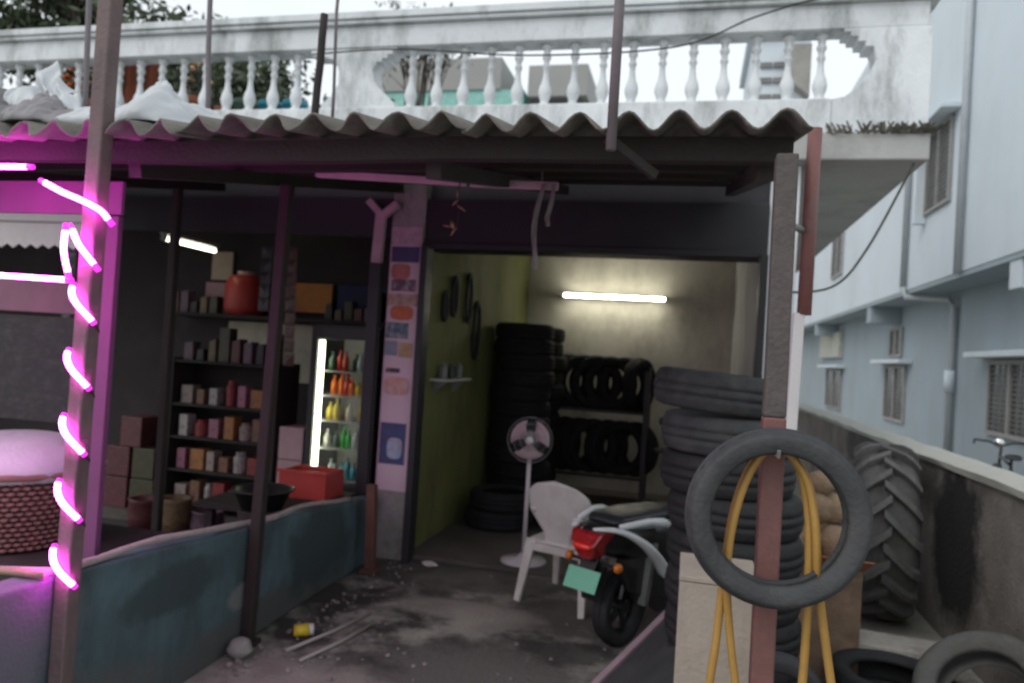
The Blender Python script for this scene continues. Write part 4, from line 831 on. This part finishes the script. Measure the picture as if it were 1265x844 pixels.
# lane and shrub beyond
# bicycle by the neighbour's wall
def bicycle():
    t = thing('bicycle', 'bicycle parked beyond the boundary wall showing its handlebar and round bell lamp', 'bicycle', (3.25, 8.4, 0), R(80))
    bm_ = mat('bike_black', (.02, .02, .022), .4)
    for x in (0, 1.02):
        h = bpy.data.objects.new('wheel', None); COL.objects.link(h); h.parent = t; h.location = (x, 0, .33)
        MB().tube([(.32*math.cos(a), 0, .32*math.sin(a)) for a in [2*math.pi*i/36 for i in range(36)]], .016, 8, closed=True).build('tyre', rubber, h, smooth=True)
        r_ = MB()
        for i in range(18): a = 2*math.pi*i/18; r_.tube([(0, 0, 0), (.31*math.cos(a), 0, .31*math.sin(a))], .0015, 4)
        r_.build('spokes', metal_grey, h)
    fr_ = MB()
    for a, b_ in (((0, 0, .33), (.40, 0, .30)), ((.40, 0, .30), (.28, 0, .78)), ((0, 0, .33), (.30, 0, .72)), ((.30, 0, .72), (.82, 0, .76)), ((.40, 0, .30), (.84, 0, .68)), ((.80, 0, .86), (1.02, 0, .33))): fr_.tube([a, b_], .015, 8)
    fr_.build('frame', bm_, t, smooth=True)
    MB().loft([(.12, .80, .06, .012), (.2, .815, .08, .03), (.3, .81, .05, .02), (.38, .80, .02, .01)], 14).build('saddle', black_pl, t, smooth=True)
    MB().tube([(.66, .28, .90), (.74, .27, .93), (.82, .12, .92), (.80, 0, .88), (.82, -.12, .92), (.74, -.27, .93), (.66, -.28, .90)], .012, 8).build('handlebar', bm_, t, smooth=True)
    MB().lathe([(0, .0), (.05, .0), (.055, .03), (.0, .06)], 16, (.90, 0, .90), 'x').build('lamp', mat('chrome', (.7, .7, .7), .15, .03, 9, 0, metal=.9), t, smooth=True)
bicycle()

# ------------------------------------------------------------------ behind: houses, trees, terrace plants
fb = thing('distant_building', 'distant grey building with a teal band seen through the balusters', 'building', (-10, 32, 0))
dg = mat('distant_grey', (.30, .30, .29), .9, .1, .4, .05); dw = mat('distant_white', (.66, .68, .68), .9, .05, .4, .05)
MB().box(-15.5, -4.9, 30.3, 40, 0, 12.0).build('wall', dw, fb, world=True)
MB().box(-15.7, -8.4, 30.0, 40.2, 12.75, 14.1).build('parapet', dg, fb, world=True)
MB().box(-7.2, -4.7, 30.0, 40.2, 12.4, 13.7).build('parapet', dg, fb, world=True)
MB().box(-15.6, -7.4, 30.1, 40.1, 12.01, 12.74).build('teal_band', mat('teal_paint', (.25, .50, .45), .8), fb, world=True)
MB().box(-7.1, -4.9, 30.4, 40, 12.01, 12.39).build('recess', mat('recess_grey', (.12, .12, .13), .9), fb, world=True)
MB().box(-12.6, -11.4, 29.9, 30.29, 10, 12.0).build('buttress', dg, fb, world=True)
wh = thing('white_house', 'white house with slotted wall rising behind the end of the balustrade', 'house', (1.6, 11, 3.1))
MB().box(.62, 1.36, 10.5, 12.4, 3.101, 6.1).build('wall', bluewhite, wh, world=True)
MB().box(.55, 1.38, 10.4, 12.45, 6.101, 6.25).build('cornice', bluewhite, wh, world=True)
for x in (.72, .90):
    for z_ in (5.02, 5.22, 5.45, 5.66): MB().box(x, x+.16, 10.46, 10.499, z_, z_+.07).build('vent_slot', mat('slot_shadow', (.2, .2, .2), .9), wh, world=True)
MB().prism([(1.05, 5.9), (1.35, 5.9), (1.35, 5.2), (1.05, 5.45)], 'y', 10.30, 10.498).build('stair_panel', cement, wh, world=True)
# trees
leaf_m = mat('tree_leaf', (.055, .075, .035), .6, .35, 3, 0)
bark = mat('bark', (.075, .06, .05), .95, .3, 9, .5)
def tree(label, base, h, crown, nleaf, seed, size=.10):
    rg = np.random.default_rng(seed); t = thing('tree', label, 'tree', base)
    top = Vector((0, 0, h)); b = MB()
    trunk = [Vector((.12*math.sin(k*.9), .1*math.cos(k*1.1)-.1, h*.62*k/6)) for k in range(7)]
    b.tube(trunk, [.20-.017*k for k in range(7)], 9)
    tips = []
    for k in range(13):
        a = 2*math.pi*k/13+rg.uniform(-.3, .3); st = trunk[3+k % 4]; c = Vector((crown[0]*math.cos(a)*rg.uniform(.5, .95), crown[1]*math.sin(a)*rg.uniform(.5, .95), h-crown[2]+crown[2]*rg.uniform(-.6, .85)))
        mid = st.lerp(c, .5)+Vector((0, 0, .25)); b.tube([st, mid, c], [.07, .045, .012], 6); tips.append(c)
        for q in range(3):
            d = c+Vector(rg.normal(0, .4, 3)); b.tube([mid.lerp(c, .5), d], [.025, .006], 5); tips.append(d)
    b.build('trunk', bark, t, smooth=True)
    per = nleaf//len(tips); V = []; Fc = []
    for c in tips:
        for _ in range(per):
            p = np.array(c)+rg.normal(0, .30, 3)*np.array([1.1, 1.1, .75]); a = rg.normal(0, 1, 3); a /= np.linalg.norm(a); u = np.cross(a, rg.normal(0, 1, 3)); u /= np.linalg.norm(u)
            s_ = size*rg.uniform(.6, 1.3); k = len(V); V += [tuple(p-a*s_), tuple(p+u*s_*.42), tuple(p+a*s_), tuple(p-u*s_*.42)]; Fc.append((k, k+1, k+2, k+3))
    MB().add(V, Fc).build('crown', leaf_m, t)
tree('dark leafy tree rising behind the orange flowers on the terrace', (-10.6, 11.6, 0), 8.2, (2.6, 1.8, 2.3), 26000, 11)
tree('dark leafy tree behind the teal pots on the terrace', (-7.9, 12.4, 0), 7.6, (2.0, 1.6, 2.3), 16000, 12)
tree('small far tree just showing above the rail', (-9.6, 24, 0), 13.1, (.9, .9, .8), 1400, 13, .12)
# pots and flowers on the terrace
def pot(x, y, m, label, r=.085, h=.16, plant=None):
    t = thing('flower_pot', label, 'pot', (x, y, 3.33 if y < 5.3 else 3.33))
    MB().lathe([(0, 0), (r*.7, 0), (r*.9, h*.8), (r*1.05, h*.8), (r*1.05, h), (r*.85, h), (r*.8, h*.85), (0, h*.85)], 18).build('pot', m, t, smooth=True)
    if plant:
        rg = np.random.default_rng(int(abs(x)*100)); V = []; Fc = []
        for _ in range(160):
            p = np.array([rg.normal(0, .09), rg.normal(0, .07), h+abs(rg.normal(.13, .09))]); a = rg.normal(0, 1, 3); a /= np.linalg.norm(a); u = np.cross(a, rg.normal(0, 1, 3)); u /= np.linalg.norm(u); s_ = .035; k = len(V)
            V += [tuple(p-a*s_), tuple(p+u*s_*.5), tuple(p+a*s_), tuple(p-u*s_*.5)]; Fc.append((k, k+1, k+2, k+3))
        MB().add(V, Fc).build('foliage', leaf_m, t)
        for _ in range(plant[1]):
            c = (rg.normal(0, .08), rg.normal(-.03, .04), h+rg.uniform(.08, .34)); MB().ball(c, rg.uniform(.02, .036), 8, 6, (1, 1, .7), .2).build('flower', plant[0], t)
    return t
solo('terrace_shelf', MB().box(-6.5, -3.2, 5.42, 5.85, 3.101, 3.329), cement, 'low cement ledge behind the balusters holding flower pots', 'ledge', (-4.8, 5.6, 3.101))
tealp = mat('teal_pot', (.03, .27, .36), .5, .1); terra = mat('terracotta', (.36, .13, .07), .8, .15); org = mat('orange_flower', (.80, .17, .02), .7, .2); cream = mat('cream_flower', (.75, .45, .22), .7, .2)
pot(-3.56, 5.56, tealp, 'teal pot behind the balusters nearer the low green pot', .10, .22); pot(-3.33, 5.56, tealp, 'teal pot behind the balusters nearer the stepped pier', .10, .22)
pot(-3.80, 5.56, mat('green_pot', (.08, .14, .10), .6), 'dark green pot beside the teal pots', .10, .24); pot(-4.05, 5.6, terra, 'small terracotta pot beside the green pot', .07, .2)
pot(-5.62, 5.6, terra, 'terracotta pot overflowing with bright orange flowers', .11, .3, (org, 16)); pot(-5.38, 5.62, terra, 'terracotta pot of cream and orange flowers beside the orange ones', .11, .28, (cream, 16))
pot(-5.05, 5.6, terra, 'terracotta pot with sparse orange flowers', .11, .3, (org, 7)); pot(-4.35, 5.62, terra, 'terracotta pot with pale cream blooms', .09, .3, (cream, 8))
rug_m = mat('rust_cloth', (.26, .075, .04), .9, .3, 8, .3)
for k, (x, w) in enumerate(((-4.90, .12), (-4.66, .15))):
    solo('hanging_cloth', MB().grid(lambda u, v: (x+(u-.5)*w, 5.45+.02*math.sin(u*9), 3.52+.44*v), 8, 4), rug_m, ('narrow', 'wide')[k]+' rust red cloth hanging behind the balusters', 'cloth', (x, 5.45, 3.52), solid=.006)
solo('clothes_line', MB().tube([(-6.5, 5.45, 3.97), (-5, 5.45, 3.962), (-3.4, 5.45, 3.97)], .004, 6), metal_grey, 'thin wire behind the balusters carrying the rust cloths', 'wire', (-5, 5.45, 3.96))
# tarpaulin and plastic sheets thrown on the canopy
def heap(name, pts, m, label, h, seed, cat):
    """crumpled sheet over a quad footprint on the canopy (pts: x0,x1,y0,y1)"""
    x0, x1, y0, y1 = pts; rg = random.Random(seed); ph = [rg.uniform(0, 6) for _ in range(8)]
    def fn(u, v):
        x = x0+(x1-x0)*u; y = y0+(y1-y0)*v; e = math.sin(math.pi*min(1, u*1.05))**.6*math.sin(math.pi*min(1, v*1.05))**.5
        z = zr(y)+.036+h*e*(.62+.25*math.sin(5*u+ph[0])+.18*math.sin(11*u+7*v+ph[1]))+.03*abs(math.sin(19*u+ph[2]+5*v))*e+.018*abs(math.sin(37*u-13*v+ph[5]))*e+.014*abs(math.sin(23*v+9*u+ph[6]))*e
        return (x+.03*math.sin(9*v+ph[3]), y+.03*math.sin(8*u+ph[4]), max(z, zr(y)+.034))
    return solo(name, MB().grid(fn, 64, 44), m, label, cat, ((x0+x1)/2, (y0+y1)/2, zr((y0+y1)/2)+.03), solid=.004, smooth=True)
tarp_g = mat('grey_tarp', (.10, .095, .10), .7, .25, 6, .2); plas_w = mat('white_plastic_sheet', (.50, .53, .55), .4, .08, 6, .15)
heap('tarpaulin', (-3.5, -2.42, 2.24, 3.0), tarp_g, 'dark grey tarpaulin bundle heaped on the canopy', .20, 1, 'tarpaulin')
heap('plastic_sheet', (-2.42, -1.90, 2.3, 2.8), plas_w, 'rumpled white plastic sheet lying on the canopy', .17, 5, 'plastic sheet')
heap('tarpaulin', (-2.66, -2.28, 2.24, 2.5), mat('grey_tarp_light', (.22, .21, .22), .7, .25, 6, .2), 'small crumpled grey tarpaulin beside the white plastic sheet', .10, 8, 'tarpaulin')
def fold(u, v):
    h = (.10+.13*math.sin(math.pi*(.12+.80*u))**1.5)*(1+.10*math.sin(13*u)+.06*math.sin(29*u+2))
    w = math.sin(14*u+5*v)*.018+math.sin(31*u-9*v)*.008
    return (-2.73+.34*u-.10*v+.02*math.sin(7*v), 2.42+w+.10*v*v+.05*math.sin(6*u), 2.385+.02*u+h*v+.012*math.sin(17*u+8*v))
solo('plastic_sheet', MB().grid(fold, 44, 20), plas_w, 'folded white plastic sheet propped up against the dark tarpaulin', 'plastic sheet', (-2.65, 2.42, 2.40), solid=.004, smooth=True)
# cables
def cable(pts, r, label): solo('cable', MB().tube(smooth_path(pts, 8), r, 6), black_pl, label, 'cable', pts[0], smooth=True)
cable([(-2.9, 5.02, 3.72), (-2.2, 5.03, 3.74), (-1.2, 5.03, 3.66), (-.2, 5.02, 3.68), (.3, 5.0, 3.85), (.75, 5.0, 3.96), (1.38, 5.02, 3.99)], .006, 'thin black cable sagging along the balustrade')
cable([(.50, 4.98, 2.05), (.85, 5.02, 2.1), (1.05, 5.03, 2.35), (1.30, 5.05, 2.90)], .008, 'loose cable dropping from the slab corner beside the drain pipe')
